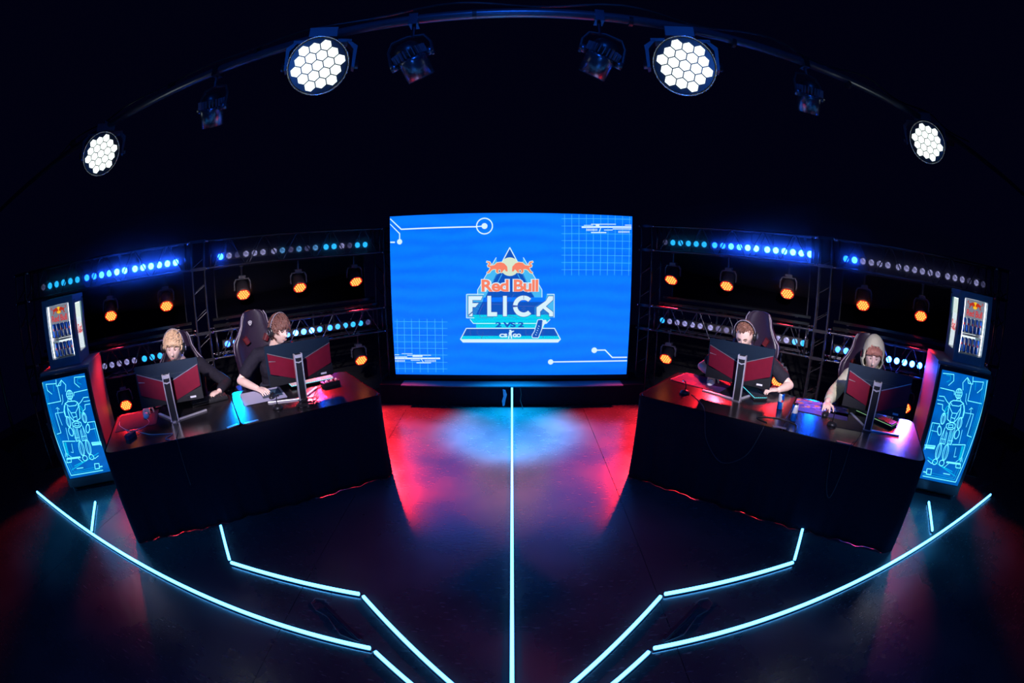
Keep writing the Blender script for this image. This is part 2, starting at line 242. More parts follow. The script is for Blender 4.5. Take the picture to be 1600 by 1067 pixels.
# vinyl dance-floor sheets with taped seams running away from the camera
xs = [-8, -5.6, -3.4, -1.28, 0.86, 2.95, 5.1, 8]
for i in range(len(xs) - 1):
    MB().box(((xs[i] + xs[i + 1]) / 2, 3.0, -0.005), (xs[i + 1] - xs[i] - 0.004, 15, 0.01)).build('floor_sheet', M_floor, floor)
ARTJSON = '''[[["l",[[-1.482,2.286],[-1.34,2.149],[-0.415,2.15]],0.0157,0,1],["r",[[-0.325,2.157]],0.0939,0,1],["d",[[-0.325,2.157]],0.0358,0,1],["l",[[-0.419,2.152],[-0.325,2.157]],0.0134,0,1],["l",[[-1.483,2.221],[-1.361,2.097],[-1.362,1.997]],0.0134,0,1],["d",[[-1.362,1.997]],0.0335,0,1],["l",[[-1.482,1.996],[-1.422,1.993]],0.0179,0,1],["l",[[0.624,2.303],[0.628,1.568]],0.0049,5,1],["l",[[0.71,2.305],[0.714,1.569]],0.0049,5,1],["l",[[0.797,2.308],[0.801,1.57]],0.0049,5,1],["l",[[0.887,2.311],[0.89,1.572]],0.0049,5,1],["l",[[0.973,2.314],[0.975,1.574]],0.0049,5,1],["l",[[1.064,2.318],[1.065,1.576]],0.0049,5,1],["l",[[1.154,2.322],[1.154,1.578]],0.0049,5,1],["l",[[1.244,2.327],[1.244,1.58]],0.0049,5,1],["l",[[1.337,2.332],[1.336,1.583]],0.0049,5,1],["l",[[1.427,2.337],[1.425,1.585]],0.0049,5,1],["l",[[0.585,2.251],[1.445,2.278]],0.0049,5,1],["l",[[0.585,2.162],[1.446,2.186]],0.0049,5,1],["l",[[0.585,2.07],[1.446,2.092]],0.0049,5,1],["l",[[0.586,1.986],[1.447,2.006]],0.0049,5,1],["l",[[0.586,1.897],[1.449,1.915]],0.0049,5,1],["l",[[0.587,1.81],[1.45,1.826]],0.0049,5,1],["l",[[0.587,1.723],[1.452,1.737]],0.0049,5,1],["l",[[0.588,1.637],[1.454,1.648]],0.0049,5,1],["l",[[-1.423,1.048],[-1.451,0.354]],0.0049,5,1],["l",[[-1.33,1.047],[-1.355,0.356]],0.0049,5,1],["l",[[-1.237,1.046],[-1.259,0.357]],0.0049,5,1],["l",[[-1.138,1.045],[-1.158,0.358]],0.0049,5,1],["l",[[-1.04,1.044],[-1.057,0.359]],0.0049,5,1],["l",[[-0.941,1.043],[-0.954,0.36]],0.0049,5,1],["l",[[-0.849,1.043],[-0.86,0.361]],0.0049,5,1],["l",[[-1.463,1.012],[-0.785,1.002]],0.0049,5,1],["l",[[-1.467,0.93],[-0.787,0.922]],0.0049,5,1],["l",[[-1.472,0.842],[-0.79,0.836]],0.0049,5,1],["l",[[-1.477,0.755],[-0.793,0.75]],0.0049,5,1],["l",[[-1.483,0.673],[-0.795,0.67]],0.0049,5,1],["l",[[-1.488,0.587],[-0.798,0.585]],0.0049,5,1],["l",[[-1.495,0.492],[-0.802,0.493]],0.0049,5,1],["l",[[-1.501,0.406],[-0.805,0.408]],0.0049,5,1],["l",[[0.83,2.155],[1.45,2.182]],0.0201,0,1],["l",[[0.945,2.194],[1.253,2.207]],0.0089,0,1],["l",[[1.367,2.202],[1.45,2.206]],0.0089,0,1],["l",[[1.213,2.148],[1.45,2.159]],0.0112,0,1],["l",[[0.857,2.178],[0.967,2.182]],0.0067,0,1],["l",[[0.945,2.093],[1.134,2.1]],0.0134,0,1],["l",[[1.002,2.179],[1.047,2.181]],0.0268,0,1],["l",[[1.105,2.13],[1.213,2.135]],0.0089,0,1],["l",[[0.892,2.138],[0.892,2.111]],0.0089,0,1],["l",[[0.91,2.138],[0.91,2.112]],0.0089,0,1],["l",[[0.927,2.139],[0.927,2.112]],0.0089,0,1],["l",[[0.945,2.139],[0.945,2.113]],0.0089,0,1],["l",[[0.963,2.14],[0.963,2.114]],0.0089,0,1],["l",[[0.98,2.141],[0.98,2.114]],0.0089,0,1],["l",[[0.998,2.141],[0.998,2.115]],0.0089,0,1],["l",[[1.016,2.142],[1.016,2.116]],0.0089,0,1],["l",[[1.29,2.129],[1.29,2.103]],0.0089,0,1],["l",[[1.308,2.13],[1.308,2.103]],0.0089,0,1],["l",[[1.326,2.131],[1.327,2.104]],0.0089,0,1],["l",[[1.345,2.132],[1.345,2.105]],0.0089,0,1],["l",[[1.363,2.133],[1.363,2.106]],0.0089,0,1],["l",[[1.381,2.134],[1.382,2.107]],0.0089,0,1],["l",[[1.4,2.135],[1.4,2.108]],0.0089,0,1],["l",[[1.418,2.135],[1.419,2.109]],0.0089,0,1],["l",[[1.067,2.164],[1.045,2.106]],0.0089,0,1],["l",[[-1.482,0.539],[-0.893,0.543]],0.0201,0,1],["l",[[-1.479,0.587],[-1.423,0.587]],0.0089,0,1],["l",[[-1.317,0.583],[-1.009,0.584]],0.0112,0,1],["l",[[-1.48,0.558],[-1.318,0.559]],0.0112,0,1],["l",[[-1.273,0.518],[-1.156,0.518]],0.0089,0,1],["l",[[-1.2,0.485],[-1.013,0.487]],0.0134,0,1],["l",[[-1.246,0.574],[-1.118,0.575]],0.0268,0,1],["l",[[-1.387,0.601],[-1.245,0.602]],0.0067,0,1],["l",[[-1.474,0.518],[-1.475,0.495]],0.0089,0,1],["l",[[-1.454,0.518],[-1.456,0.495]],0.0089,0,1],["l",[[-1.435,0.519],[-1.437,0.495]],0.0089,0,1],["l",[[-1.416,0.519],[-1.417,0.495]],0.0089,0,1],["l",[[-1.397,0.519],[-1.398,0.495]],0.0089,0,1],["l",[[-1.378,0.519],[-1.379,0.495]],0.0089,0,1],["l",[[-1.359,0.519],[-1.36,0.496]],0.0089,0,1],["l",[[-1.086,0.521],[-1.087,0.498]],0.0089,0,1],["l",[[-1.067,0.521],[-1.068,0.498]],0.0089,0,1],["l",[[-1.049,0.521],[-1.05,0.498]],0.0089,0,1],["l",[[-1.03,0.522],[-1.031,0.498]],0.0089,0,1],["l",[[-1.012,0.522],[-1.013,0.498]],0.0089,0,1],["l",[[-0.993,0.522],[-0.994,0.498]],0.0089,0,1],["l",[[-0.975,0.522],[-0.976,0.499]],0.0089,0,1],["l",[[-0.956,0.522],[-0.957,0.499]],0.0089,0,1],["l",[[-1.143,0.542],[-1.106,0.486]],0.0089,0,1],["d",[[1.022,0.647]],0.0358,0,1],["l",[[1.022,0.647],[1.161,0.649],[1.259,0.553],[1.454,0.554]],0.0157,0,1],["d",[[0.478,0.499]],0.0335,0,1],["l",[[0.478,0.499],[1.457,0.509]],0.0157,0,1],["p",[[-0.186,1.78],[-0.411,1.391],[-0.412,1.3],[-0.315,1.299],[-0.171,1.579],[-0.177,1.702]],0,5,2],["p",[[0.124,1.702],[0.118,1.579],[0.261,1.299],[0.359,1.3],[0.358,1.391],[0.133,1.78]],0,5,2],["p",[[-0.026,1.896],[0.067,1.721],[0.269,1.299],[-0.321,1.299],[-0.119,1.721]],0,4,2],["l",[[-0.119,1.721],[-0.026,1.896],[0.067,1.721]],0.0122,0,4],["l",[[-0.119,1.579],[-0.223,1.377]],0.0082,5,3],["l",[[0.067,1.579],[0.171,1.377]],0.0082,5,3],["l",[[-0.186,1.78],[-0.411,1.391],[-0.412,1.3]],0.0082,0,3],["l",[[0.133,1.78],[0.358,1.391],[0.359,1.3]],0.0082,0,3],["d",[[-0.026,1.668]],0.1116,2,4],["l",[[-0.254,1.679],[-0.209,1.687],[-0.177,1.715],[-0.132,1.721],[-0.093,1.708],[-0.057,1.669],[-0.052,1.611],[-0.074,1.614],[-0.087,1.637],[-0.104,1.621],[-0.122,1.598],[-0.137,1.601],[-0.132,1.631],[-0.158,1.637],[-0.168,1.609],[-0.153,1.596],[-0.173,1.591],[-0.191,1.611],[-0.186,1.637],[-0.216,1.64],[-0.241,1.631],[-0.267,1.599],[-0.293,1.589],[-0.297,1.599],[-0.274,1.618],[-0.261,1.644],[-0.254,1.679]],0.0163,2,5],["p",[[-0.254,1.679],[-0.209,1.687],[-0.177,1.715],[-0.132,1.721],[-0.093,1.708],[-0.057,1.669],[-0.052,1.611],[-0.074,1.614],[-0.087,1.637],[-0.104,1.621],[-0.122,1.598],[-0.137,1.601],[-0.132,1.631],[-0.158,1.637],[-0.168,1.609],[-0.153,1.596],[-0.173,1.591],[-0.191,1.611],[-0.186,1.637],[-0.216,1.64],[-0.241,1.631],[-0.267,1.599],[-0.293,1.589],[-0.297,1.599],[-0.274,1.618],[-0.261,1.644]],0,3,6],["l",[[0.208,1.644],[0.221,1.618],[0.244,1.599],[0.24,1.588],[0.214,1.599],[0.188,1.631],[0.163,1.64],[0.133,1.637],[0.138,1.611],[0.12,1.59],[0.1,1.596],[0.115,1.609],[0.105,1.637],[0.079,1.63],[0.084,1.601],[0.069,1.598],[0.051,1.621],[0.034,1.637],[0.021,1.614],[-0.001,1.611],[0.004,1.669],[0.04,1.708],[0.079,1.721],[0.124,1.715],[0.156,1.686],[0.201,1.679],[0.208,1.644]],0.0163,2,5],["p",[[0.208,1.644],[0.221,1.618],[0.244,1.599],[0.24,1.588],[0.214,1.599],[0.188,1.631],[0.163,1.64],[0.133,1.637],[0.138,1.611],[0.12,1.59],[0.1,1.596],[0.115,1.609],[0.105,1.637],[0.079,1.63],[0.084,1.601],[0.069,1.598],[0.051,1.621],[0.034,1.637],[0.021,1.614],[-0.001,1.611],[0.004,1.669],[0.04,1.708],[0.079,1.721],[0.124,1.715],[0.156,1.686],[0.201,1.679]],0,3,6],["l",[[-0.252,1.664],[-0.284,1.666],[-0.291,1.687],[-0.268,1.703],[-0.281,1.716],[-0.301,1.724],[-0.296,1.734],[-0.265,1.726],[-0.25,1.702],[-0.271,1.684],[-0.248,1.679],[-0.252,1.664]],0.0163,2,3],["p",[[-0.252,1.664],[-0.284,1.666],[-0.291,1.687],[-0.268,1.703],[-0.281,1.716],[-0.301,1.724],[-0.296,1.734],[-0.265,1.726],[-0.25,1.702],[-0.271,1.684],[-0.248,1.679]],0,3,6],["l",[[0.195,1.679],[0.218,1.684],[0.197,1.702],[0.212,1.726],[0.243,1.734],[0.248,1.723],[0.228,1.715],[0.215,1.702],[0.238,1.687],[0.231,1.666],[0.198,1.663],[0.195,1.679]],0.0163,2,3],["p",[[0.195,1.679],[0.218,1.684],[0.197,1.702],[0.212,1.726],[0.243,1.734],[0.248,1.723],[0.228,1.715],[0.215,1.702],[0.238,1.687],[0.231,1.666],[0.198,1.663]],0,3,6],["t",[[-0.363,1.368],[0.313,1.515]],"Red Bull",3,8,0.03],["t",[[-0.371,1.36],[0.322,1.522]],"Red Bull",0,7,0.09],["p",[[-0.546,1.34],[-0.334,1.339],[-0.354,1.247],[-0.455,1.052],[-0.551,1.052]],0,5,3],["p",[[0.271,1.056],[0.27,1.181],[0.399,1.26],[0.418,1.339],[0.506,1.34],[0.51,1.056]],0,5,3],["p",[[-0.465,1.248],[0.406,1.247],[0.462,1.036],[-0.508,1.036]],0,4,3],["p",[[-0.494,1.089],[0.448,1.089],[0.462,1.036],[-0.508,1.036]],0,1,4],["l",[[-0.523,1.318],[-0.351,1.317],[-0.372,1.269],[-0.474,1.27],[-0.475,1.232],[-0.4,1.232],[-0.44,1.184],[-0.475,1.184],[-0.476,1.134],[-0.527,1.09],[-0.523,1.318]],0.0122,6,7],["p",[[-0.523,1.318],[-0.351,1.317],[-0.372,1.269],[-0.474,1.27],[-0.475,1.232],[-0.4,1.232],[-0.44,1.184],[-0.475,1.184],[-0.476,1.134],[-0.527,1.09]],0,0,8],["l",[[-0.527,1.072],[-0.476,1.116],[-0.477,1.072],[-0.527,1.072]],0.0122,6,7],["p",[[-0.527,1.072],[-0.476,1.116],[-0.477,1.072]],0,0,8],["l",[[-0.295,1.319],[-0.25,1.319],[-0.251,1.122],[-0.179,1.121],[-0.18,1.071],[-0.297,1.071],[-0.295,1.319]],0.0122,6,7],["p",[[-0.295,1.319],[-0.25,1.319],[-0.251,1.122],[-0.179,1.121],[-0.18,1.071],[-0.297,1.071]],0,0,8],["l",[[-0.107,1.318],[-0.062,1.318],[-0.062,1.071],[-0.108,1.071],[-0.107,1.318]],0.0122,6,7],["p",[[-0.107,1.318],[-0.062,1.318],[-0.062,1.071],[-0.108,1.071]],0,0,8],["l",[[0.297,1.071],[0.296,1.181],[0.406,1.26],[0.438,1.317],[0.493,1.317],[0.493,1.274],[0.407,1.192],[0.496,1.123],[0.497,1.072],[0.448,1.072],[0.447,1.109],[0.374,1.166],[0.338,1.128],[0.339,1.072],[0.297,1.071]],0.0122,6,7],["p",[[0.297,1.071],[0.296,1.181],[0.406,1.26],[0.438,1.317],[0.493,1.317],[0.493,1.274],[0.407,1.192],[0.496,1.123],[0.497,1.072],[0.448,1.072],[0.447,1.109],[0.374,1.166],[0.338,1.128],[0.339,1.072]],0,0,8],["l",[[0.229,1.285],[0.211,1.3],[0.19,1.312],[0.167,1.319],[0.144,1.322],[0.12,1.321],[0.097,1.315],[0.075,1.305],[0.056,1.291],[0.039,1.273],[0.027,1.253],[0.018,1.231],[0.013,1.207],[0.065,1.202],[0.067,1.216],[0.073,1.229],[0.08,1.241],[0.09,1.251],[0.101,1.26],[0.114,1.266],[0.128,1.269],[0.142,1.27],[0.156,1.268],[0.169,1.264],[0.182,1.257],[0.193,1.248],[0.229,1.285]],0.0122,6,7],["p",[[0.229,1.285],[0.211,1.3],[0.19,1.312],[0.167,1.319],[0.144,1.322],[0.12,1.321],[0.097,1.315],[0.075,1.305],[0.056,1.291],[0.039,1.273],[0.027,1.253],[0.018,1.231],[0.013,1.207],[0.065,1.202],[0.067,1.216],[0.073,1.229],[0.08,1.241],[0.09,1.251],[0.101,1.26],[0.114,1.266],[0.128,1.269],[0.142,1.27],[0.156,1.268],[0.169,1.264],[0.182,1.257],[0.193,1.248]],0,0,8],["l",[[0.013,1.18],[0.018,1.157],[0.027,1.134],[0.04,1.114],[0.056,1.096],[0.076,1.082],[0.097,1.072],[0.121,1.066],[0.145,1.065],[0.168,1.068],[0.191,1.075],[0.212,1.087],[0.23,1.103],[0.193,1.14],[0.182,1.131],[0.17,1.124],[0.157,1.119],[0.143,1.117],[0.128,1.118],[0.115,1.122],[0.102,1.128],[0.09,1.136],[0.08,1.147],[0.073,1.159],[0.067,1.172],[0.065,1.186],[0.013,1.18]],0.0122,6,7],["p",[[0.013,1.18],[0.018,1.157],[0.027,1.134],[0.04,1.114],[0.056,1.096],[0.076,1.082],[0.097,1.072],[0.121,1.066],[0.145,1.065],[0.168,1.068],[0.191,1.075],[0.212,1.087],[0.23,1.103],[0.193,1.14],[0.182,1.131],[0.17,1.124],[0.157,1.119],[0.143,1.117],[0.128,1.118],[0.115,1.122],[0.102,1.128],[0.09,1.136],[0.08,1.147],[0.073,1.159],[0.067,1.172],[0.065,1.186]],0,0,8],["l",[[-0.546,1.34],[-0.334,1.339]],0.0082,0,5],["l",[[-0.546,1.34],[-0.551,1.052],[-0.455,1.052]],0.0082,0,5],["l",[[0.51,1.056],[0.506,1.34],[0.418,1.339]],0.0082,0,5],["l",[[-0.244,1.218],[-0.12,1.217]],0.0054,6,9],["l",[[-0.062,1.22],[-0.003,1.299],[0.023,1.338]],0.0054,6,9],["l",[[-0.341,1.227],[-0.395,1.115],[-0.383,1.056],[-0.225,1.055]],0.0054,6,9],["l",[[-0.043,1.071],[0.062,1.055]],0.0054,6,9],["l",[[-0.003,1.194],[0.283,1.194]],0.0054,6,9],["l",[[0.139,1.331],[0.139,1.279]],0.0054,6,9],["l",[[0.114,1.161],[0.14,1.181],[0.166,1.161]],0.0054,6,9],["l",[[0.114,1.135],[0.14,1.154],[0.166,1.135]],0.0054,6,9],["p",[[-0.508,1.034],[0.462,1.033],[0.416,0.983],[-0.469,0.983]],0,1,4],["l",[[-0.508,1.034],[-0.469,0.983],[0.416,0.983],[0.462,1.033]],0.0082,0,5],["p",[[-0.436,0.989],[0.39,0.989],[0.391,0.927],[-0.437,0.927]],0,1,3],["t",[[-0.2,0.936],[0.144,1.0]],"2 VS 2",4,8,0.04],["p",[[-0.556,0.923],[0.516,0.923],[0.592,0.788],[0.56,0.752],[-0.6,0.752],[-0.629,0.788]],0,4,4],["p",[[-0.612,0.829],[0.575,0.829],[0.592,0.788],[-0.629,0.788]],0,1,5],["p",[[-0.629,0.788],[0.592,0.788],[0.56,0.752],[-0.6,0.752]],0,0,6],["l",[[-0.556,0.923],[0.516,0.923],[0.592,0.788],[0.56,0.752],[-0.6,0.752],[-0.629,0.788],[-0.556,0.923]],0.0109,0,6],["l",[[-0.504,0.909],[-0.511,0.876],[-0.498,0.835]],0.0041,6,7],["l",[[-0.418,0.909],[-0.425,0.862],[-0.386,0.835],[-0.214,0.835]],0.0041,6,7],["l",[[0.167,0.909],[0.168,0.842],[0.234,0.842]],0.0041,6,7],["l",[[0.364,0.916],[0.379,0.808]],0.0041,6,7],["l",[[0.524,0.876],[0.538,0.822]],0.0041,6,7],["l",[[-0.346,0.876],[-0.373,0.795]],0.0041,6,7],["t",[[-0.155,0.811],[-0.056,0.858]],"CS",0,8,0.06],["t",[[0.007,0.811],[0.111,0.858]],"GO",0,8,0.06],["p",[[-0.035,0.905],[-0.011,0.905],[-0.006,0.891],[0.025,0.894],[0.025,0.886],[0.002,0.875],[-0.006,0.855],[-0.001,0.828],[0.002,0.795],[-0.011,0.795],[-0.019,0.828],[-0.027,0.842],[-0.035,0.795],[-0.048,0.795],[-0.04,0.842],[-0.04,0.869],[-0.03,0.886]],0,0,8],["p",[[0.311,1.029],[0.366,1.033],[0.377,0.996],[0.362,0.916],[0.32,0.806],[0.247,0.808],[0.244,0.842],[0.273,0.889]],0,4,9],["l",[[0.311,1.029],[0.366,1.033],[0.377,0.996],[0.362,0.916],[0.32,0.806],[0.247,0.808],[0.244,0.842],[0.273,0.889],[0.311,1.029]],0.0095,0,9],["l",[[0.321,0.956],[0.331,0.945]],0.0068,0,10],["l",[[0.312,0.929],[0.322,0.918]],0.0068,0,10],["l",[[0.303,0.902],[0.313,0.892]],0.0068,0,10],["l",[[0.294,0.876],[0.304,0.865]],0.0068,0,10],["l",[[0.285,0.849],[0.296,0.838]],0.0068,0,10],["p",[[0.366,1.023],[0.409,1.029],[0.423,0.996],[0.39,0.969],[0.377,0.943],[0.352,0.876],[0.361,0.943]],0,0,9]],[[[[3.305,1.217],[3.324,1.009],[3.306,0.693],[3.272,0.205],[2.82,0.197]],5,0],[[[3.279,1.211],[3.297,1.01],[3.281,0.689],[3.243,0.227],[2.827,0.218]],3,1],[[[3.256,1.208],[3.272,1.007],[3.256,0.685],[3.212,0.243],[2.914,0.247]],2,1],[[[2.729,1.193],[2.864,1.203],[2.876,1.148],[2.822,1.096]],4,0],[[[2.775,1.183],[2.829,1.186],[2.835,1.147],[2.791,1.123]],3,1],[[[2.73,1.061],[2.908,1.058],[2.918,1.025]],4,0],[[[2.736,0.986],[2.798,0.991],[2.84,0.956],[2.898,0.924]],4,0],[[[2.724,0.949],[2.81,0.951]],3,0],[[[2.735,0.916],[2.802,0.917],[2.811,0.875],[2.848,0.857],[2.846,0.815]],4,0],[[[2.843,0.85],[2.9,0.919]],3,1],[[[3.014,1.083],[2.994,1.149],[3.041,1.203],[3.106,1.152]],4,0],[[[3.041,1.203],[3.064,1.155],[3.122,1.155],[3.111,1.219]],4,0],[[[3.114,1.18],[3.26,1.194],[3.256,1.133],[3.203,1.086]],4,0],[[[3.158,1.175],[3.17,1.108]],3,1],[[[3.107,1.15],[3.104,1.0],[3.292,1.001]],4,0],[[[3.067,1.062],[3.076,0.994],[3.103,0.963]],3,0],[[[3.168,0.947],[3.183,0.88],[3.166,0.757]],3,0],[[[3.109,0.887],[3.218,0.892]],3,0],[[[3.218,0.892],[3.212,0.684],[3.273,0.678]],4,0],[[[3.147,0.922],[3.174,0.944],[3.194,0.935]],3,0],[[[2.731,0.733],[2.826,0.736],[2.826,0.703]],4,0],[[[2.746,0.659],[2.821,0.659]],3,0],[[[2.731,0.733],[2.739,0.514],[2.735,0.463]],4,0],[[[2.757,0.728],[2.762,0.518]],3,1],[[[2.717,0.508],[2.846,0.52],[2.845,0.492],[2.726,0.484]],6,0],[[[2.728,0.492],[2.84,0.504]],7,0],[[[3.054,0.569],[3.224,0.593],[3.233,0.416]],5,0],[[[3.197,0.576],[3.211,0.426]],16,1],[[[3.113,0.551],[3.129,0.452],[3.159,0.463]],3,0],[[[3.054,0.388],[3.241,0.398]],11,0],[[[3.2,0.353],[3.264,0.356],[3.244,0.399],[3.187,0.394],[3.2,0.353]],5,0],[[[3.175,0.408],[3.235,0.468],[3.257,0.42]],3,0],[[[2.801,0.397],[3.233,0.266]],5,1],[[[2.97,0.348],[3.179,0.304]],5,1],[[[3.047,0.328],[3.092,0.381]],4,0],[[[2.841,0.281],[2.9,0.287],[2.915,0.227],[2.857,0.226],[2.841,0.281]],5,0],[[[2.809,0.242],[2.85,0.242]],7,0],[[[2.813,0.367],[2.873,0.342],[2.882,0.36]],4,0],[[[3.066,0.268],[3.16,0.27]],5,0],[[[3.127,0.726],[3.138,0.592]],3,0],[[[3.008,0.621],[3.009,0.683]],3,1],[[[3.012,1.047],[3.01,1.03],[3.003,1.014],[2.991,1.004],[2.975,1.0],[2.959,1.002],[2.945,1.011],[2.934,1.025],[2.929,1.043],[2.931,1.06],[2.938,1.075],[2.95,1.086],[2.966,1.09],[2.982,1.088],[2.996,1.079],[3.007,1.064],[3.012,1.047]],5,0],[[[2.963,1.089],[2.978,0.999]],3,0],[[[2.988,1.046],[2.988,1.028],[2.986,1.014],[2.982,1.003],[2.975,1.0],[2.968,1.003],[2.962,1.012],[2.956,1.027],[2.953,1.044],[2.952,1.061],[2.955,1.076],[2.959,1.086],[2.966,1.09],[2.973,1.087],[2.979,1.078],[2.985,1.063],[2.988,1.046]],3,0],[[[2.926,1.052],[3.009,1.058]],3,0],[[[2.934,1.027],[3.013,1.033]],3,0],[[[2.963,0.999],[2.961,0.981]],4,0],[[[3.006,1.004],[3.012,0.986]],4,0],[[[2.889,0.955],[2.922,0.975],[3.01,0.983],[3.056,0.967],[3.083,0.912],[3.088,0.841]],5,0],[[[2.889,0.955],[2.88,0.921],[2.891,0.858],[2.904,0.794],[2.95,0.774],[2.998,0.779],[3.036,0.833],[3.041,0.882],[3.032,0.94]],5,0],[[[2.889,0.955],[2.921,0.928],[3.009,0.934],[3.056,0.967]],4,0],[[[2.885,0.916],[2.944,0.86],[3.008,0.865],[3.032,0.916]],4,0],[[[2.944,0.86],[2.942,0.818],[2.993,0.814],[3.008,0.865]],4,0],[[[2.942,0.818],[2.95,0.774]],3,0],[[[2.993,0.814],[2.998,0.779]],3,0],[[[2.868,0.919],[2.848,0.881],[2.849,0.845],[2.864,0.836],[2.885,0.857]],6,1],[[[3.07,0.952],[3.096,0.89],[3.09,0.836],[3.068,0.838]],5,0],[[[2.878,0.791],[2.877,0.771],[2.872,0.753],[2.864,0.742],[2.853,0.737],[2.842,0.741],[2.832,0.753],[2.825,0.771],[2.822,0.791],[2.823,0.812],[2.828,0.829],[2.836,0.841],[2.847,0.845],[2.858,0.841],[2.868,0.829],[2.875,0.812],[2.878,0.791]],4,0],[[[2.862,0.791],[2.863,0.771],[2.861,0.753],[2.858,0.742],[2.853,0.737],[2.848,0.741],[2.843,0.753],[2.839,0.771],[2.837,0.791],[2.837,0.812],[2.839,0.829],[2.842,0.841],[2.847,0.845],[2.852,0.841],[2.857,0.829],[2.86,0.812],[2.862,0.791]],3,0],[[[3.098,0.782],[3.097,0.761],[3.092,0.744],[3.084,0.732],[3.073,0.728],[3.061,0.732],[3.05,0.743],[3.043,0.761],[3.039,0.782],[3.04,0.802],[3.045,0.82],[3.054,0.831],[3.065,0.835],[3.076,0.831],[3.087,0.82],[3.094,0.802],[3.098,0.782]],4,0],[[[3.081,0.782],[3.082,0.761],[3.081,0.744],[3.077,0.732],[3.073,0.728],[3.067,0.732],[3.062,0.743],[3.058,0.761],[3.055,0.782],[3.055,0.802],[3.056,0.82],[3.06,0.831],[3.065,0.835],[3.07,0.831],[3.075,0.82],[3.079,0.802],[3.081,0.782]],3,0],[[[2.866,0.678],[2.87,0.661],[2.871,0.646],[2.867,0.635],[2.859,0.631],[2.849,0.632],[2.838,0.641],[2.828,0.654],[2.82,0.671],[2.816,0.688],[2.816,0.703],[2.82,0.714],[2.827,0.718],[2.837,0.717],[2.848,0.708],[2.858,0.695],[2.866,0.678]],5,0],[[[3.102,0.673],[3.099,0.656],[3.092,0.642],[3.083,0.633],[3.072,0.63],[3.061,0.634],[3.052,0.645],[3.047,0.66],[3.046,0.677],[3.049,0.694],[3.056,0.708],[3.065,0.717],[3.076,0.72],[3.087,0.716],[3.095,0.705],[3.101,0.69],[3.102,0.673]],5,0],[[[2.91,0.75],[2.974,0.775],[3.02,0.764],[3.027,0.735],[2.999,0.709],[2.943,0.703],[2.911,0.723],[2.91,0.75]],5,0],[[[2.936,0.745],[2.99,0.754],[3.0,0.728],[2.945,0.719],[2.936,0.745]],4,0],[[[2.903,0.715],[2.887,0.614],[2.892,0.559],[2.958,0.557],[2.946,0.673]],4,0],[[[2.932,0.689],[2.935,0.553]],3,0],[[[2.902,0.703],[2.913,0.559]],3,0],[[[2.979,0.697],[2.987,0.568],[3.039,0.564],[3.035,0.687],[3.027,0.735]],4,0],[[[2.994,0.699],[3.01,0.566]],3,0],[[[3.018,0.703],[3.03,0.565]],3,0],[[[2.891,0.602],[2.957,0.603]],3,0],[[[2.991,0.6],[3.049,0.603]],3,0],[[[2.942,0.477],[2.943,0.446],[2.939,0.42],[2.93,0.402],[2.918,0.396],[2.905,0.403],[2.893,0.42],[2.883,0.447],[2.877,0.478],[2.877,0.508],[2.881,0.534],[2.89,0.551],[2.902,0.557],[2.915,0.551],[2.927,0.534],[2.936,0.508],[2.942,0.477]],4,0],[[[2.924,0.477],[2.926,0.446],[2.926,0.42],[2.923,0.402],[2.918,0.396],[2.912,0.403],[2.905,0.42],[2.899,0.446],[2.895,0.477],[2.893,0.508],[2.894,0.534],[2.897,0.551],[2.902,0.557],[2.908,0.551],[2.914,0.534],[2.92,0.508],[2.924,0.477]],3,0],[[[3.036,0.479],[3.037,0.448],[3.033,0.422],[3.024,0.405],[3.011,0.399],[2.997,0.405],[2.984,0.423],[2.973,0.449],[2.967,0.48],[2.967,0.511],[2.972,0.537],[2.981,0.554],[2.994,0.56],[3.007,0.553],[3.02,0.536],[3.03,0.51],[3.036,0.479]],4,0],[[[3.016,0.479],[3.019,0.449],[3.019,0.422],[3.016,0.405],[3.011,0.399],[3.005,0.405],[2.998,0.423],[2.991,0.449],[2.987,0.48],[2.985,0.51],[2.985,0.536],[2.989,0.554],[2.994,0.56],[3.0,0.553],[3.006,0.536],[3.012,0.51],[3.016,0.479]],3,0],[[[2.938,0.36],[2.933,0.349],[2.924,0.342],[2.913,0.338],[2.901,0.338],[2.891,0.343],[2.883,0.351],[2.879,0.362],[2.88,0.373],[2.886,0.384],[2.894,0.391],[2.905,0.395],[2.917,0.395],[2.927,0.39],[2.935,0.382],[2.939,0.371],[2.938,0.36]],5,0],[[[3.03,0.365],[3.027,0.354],[3.02,0.345],[3.01,0.34],[2.998,0.339],[2.986,0.343],[2.976,0.35],[2.969,0.36],[2.967,0.372],[2.97,0.383],[2.977,0.392],[2.988,0.397],[3.0,0.398],[3.012,0.395],[3.022,0.387],[3.028,0.377],[3.03,0.365]],5,0]]]'''
# ------------------------------------------------------------------ the big LED screen
ART = json.loads(ARTJSON)
PALETTE = [lin((215, 242, 255)), lin((0, 205, 240)), lin((215, 232, 205)), lin((250, 130, 95)), lin((8, 82, 190)), lin((70, 185, 245)), lin((70, 90, 165)), lin((230, 40, 30))]
ART_M = [emi('graphic_' + n, PALETTE[i], 1.0) for i, n in enumerate(['white', 'cyan', 'pale', 'orange', 'deep_blue', 'sky_blue', 'violet', 'red'])]
def ribbon(mb, pts, wd, put):
    h = wd / 2
    for i in range(len(pts) - 1):
        a, b = Vector(pts[i]), Vector(pts[i + 1]); d = b - a
        if d.length < 1e-5: continue
        d.normalize(); n = Vector((-d.y, d.x)) * h; e = d * (h * 0.6)
        a2 = a - e if i else a; b2 = b + e if i < len(pts) - 2 else b
        mb.add([put(*(a2 + n)), put(*(a2 - n)), put(*(b2 - n)), put(*(b2 + n))], [(0, 1, 2, 3)])
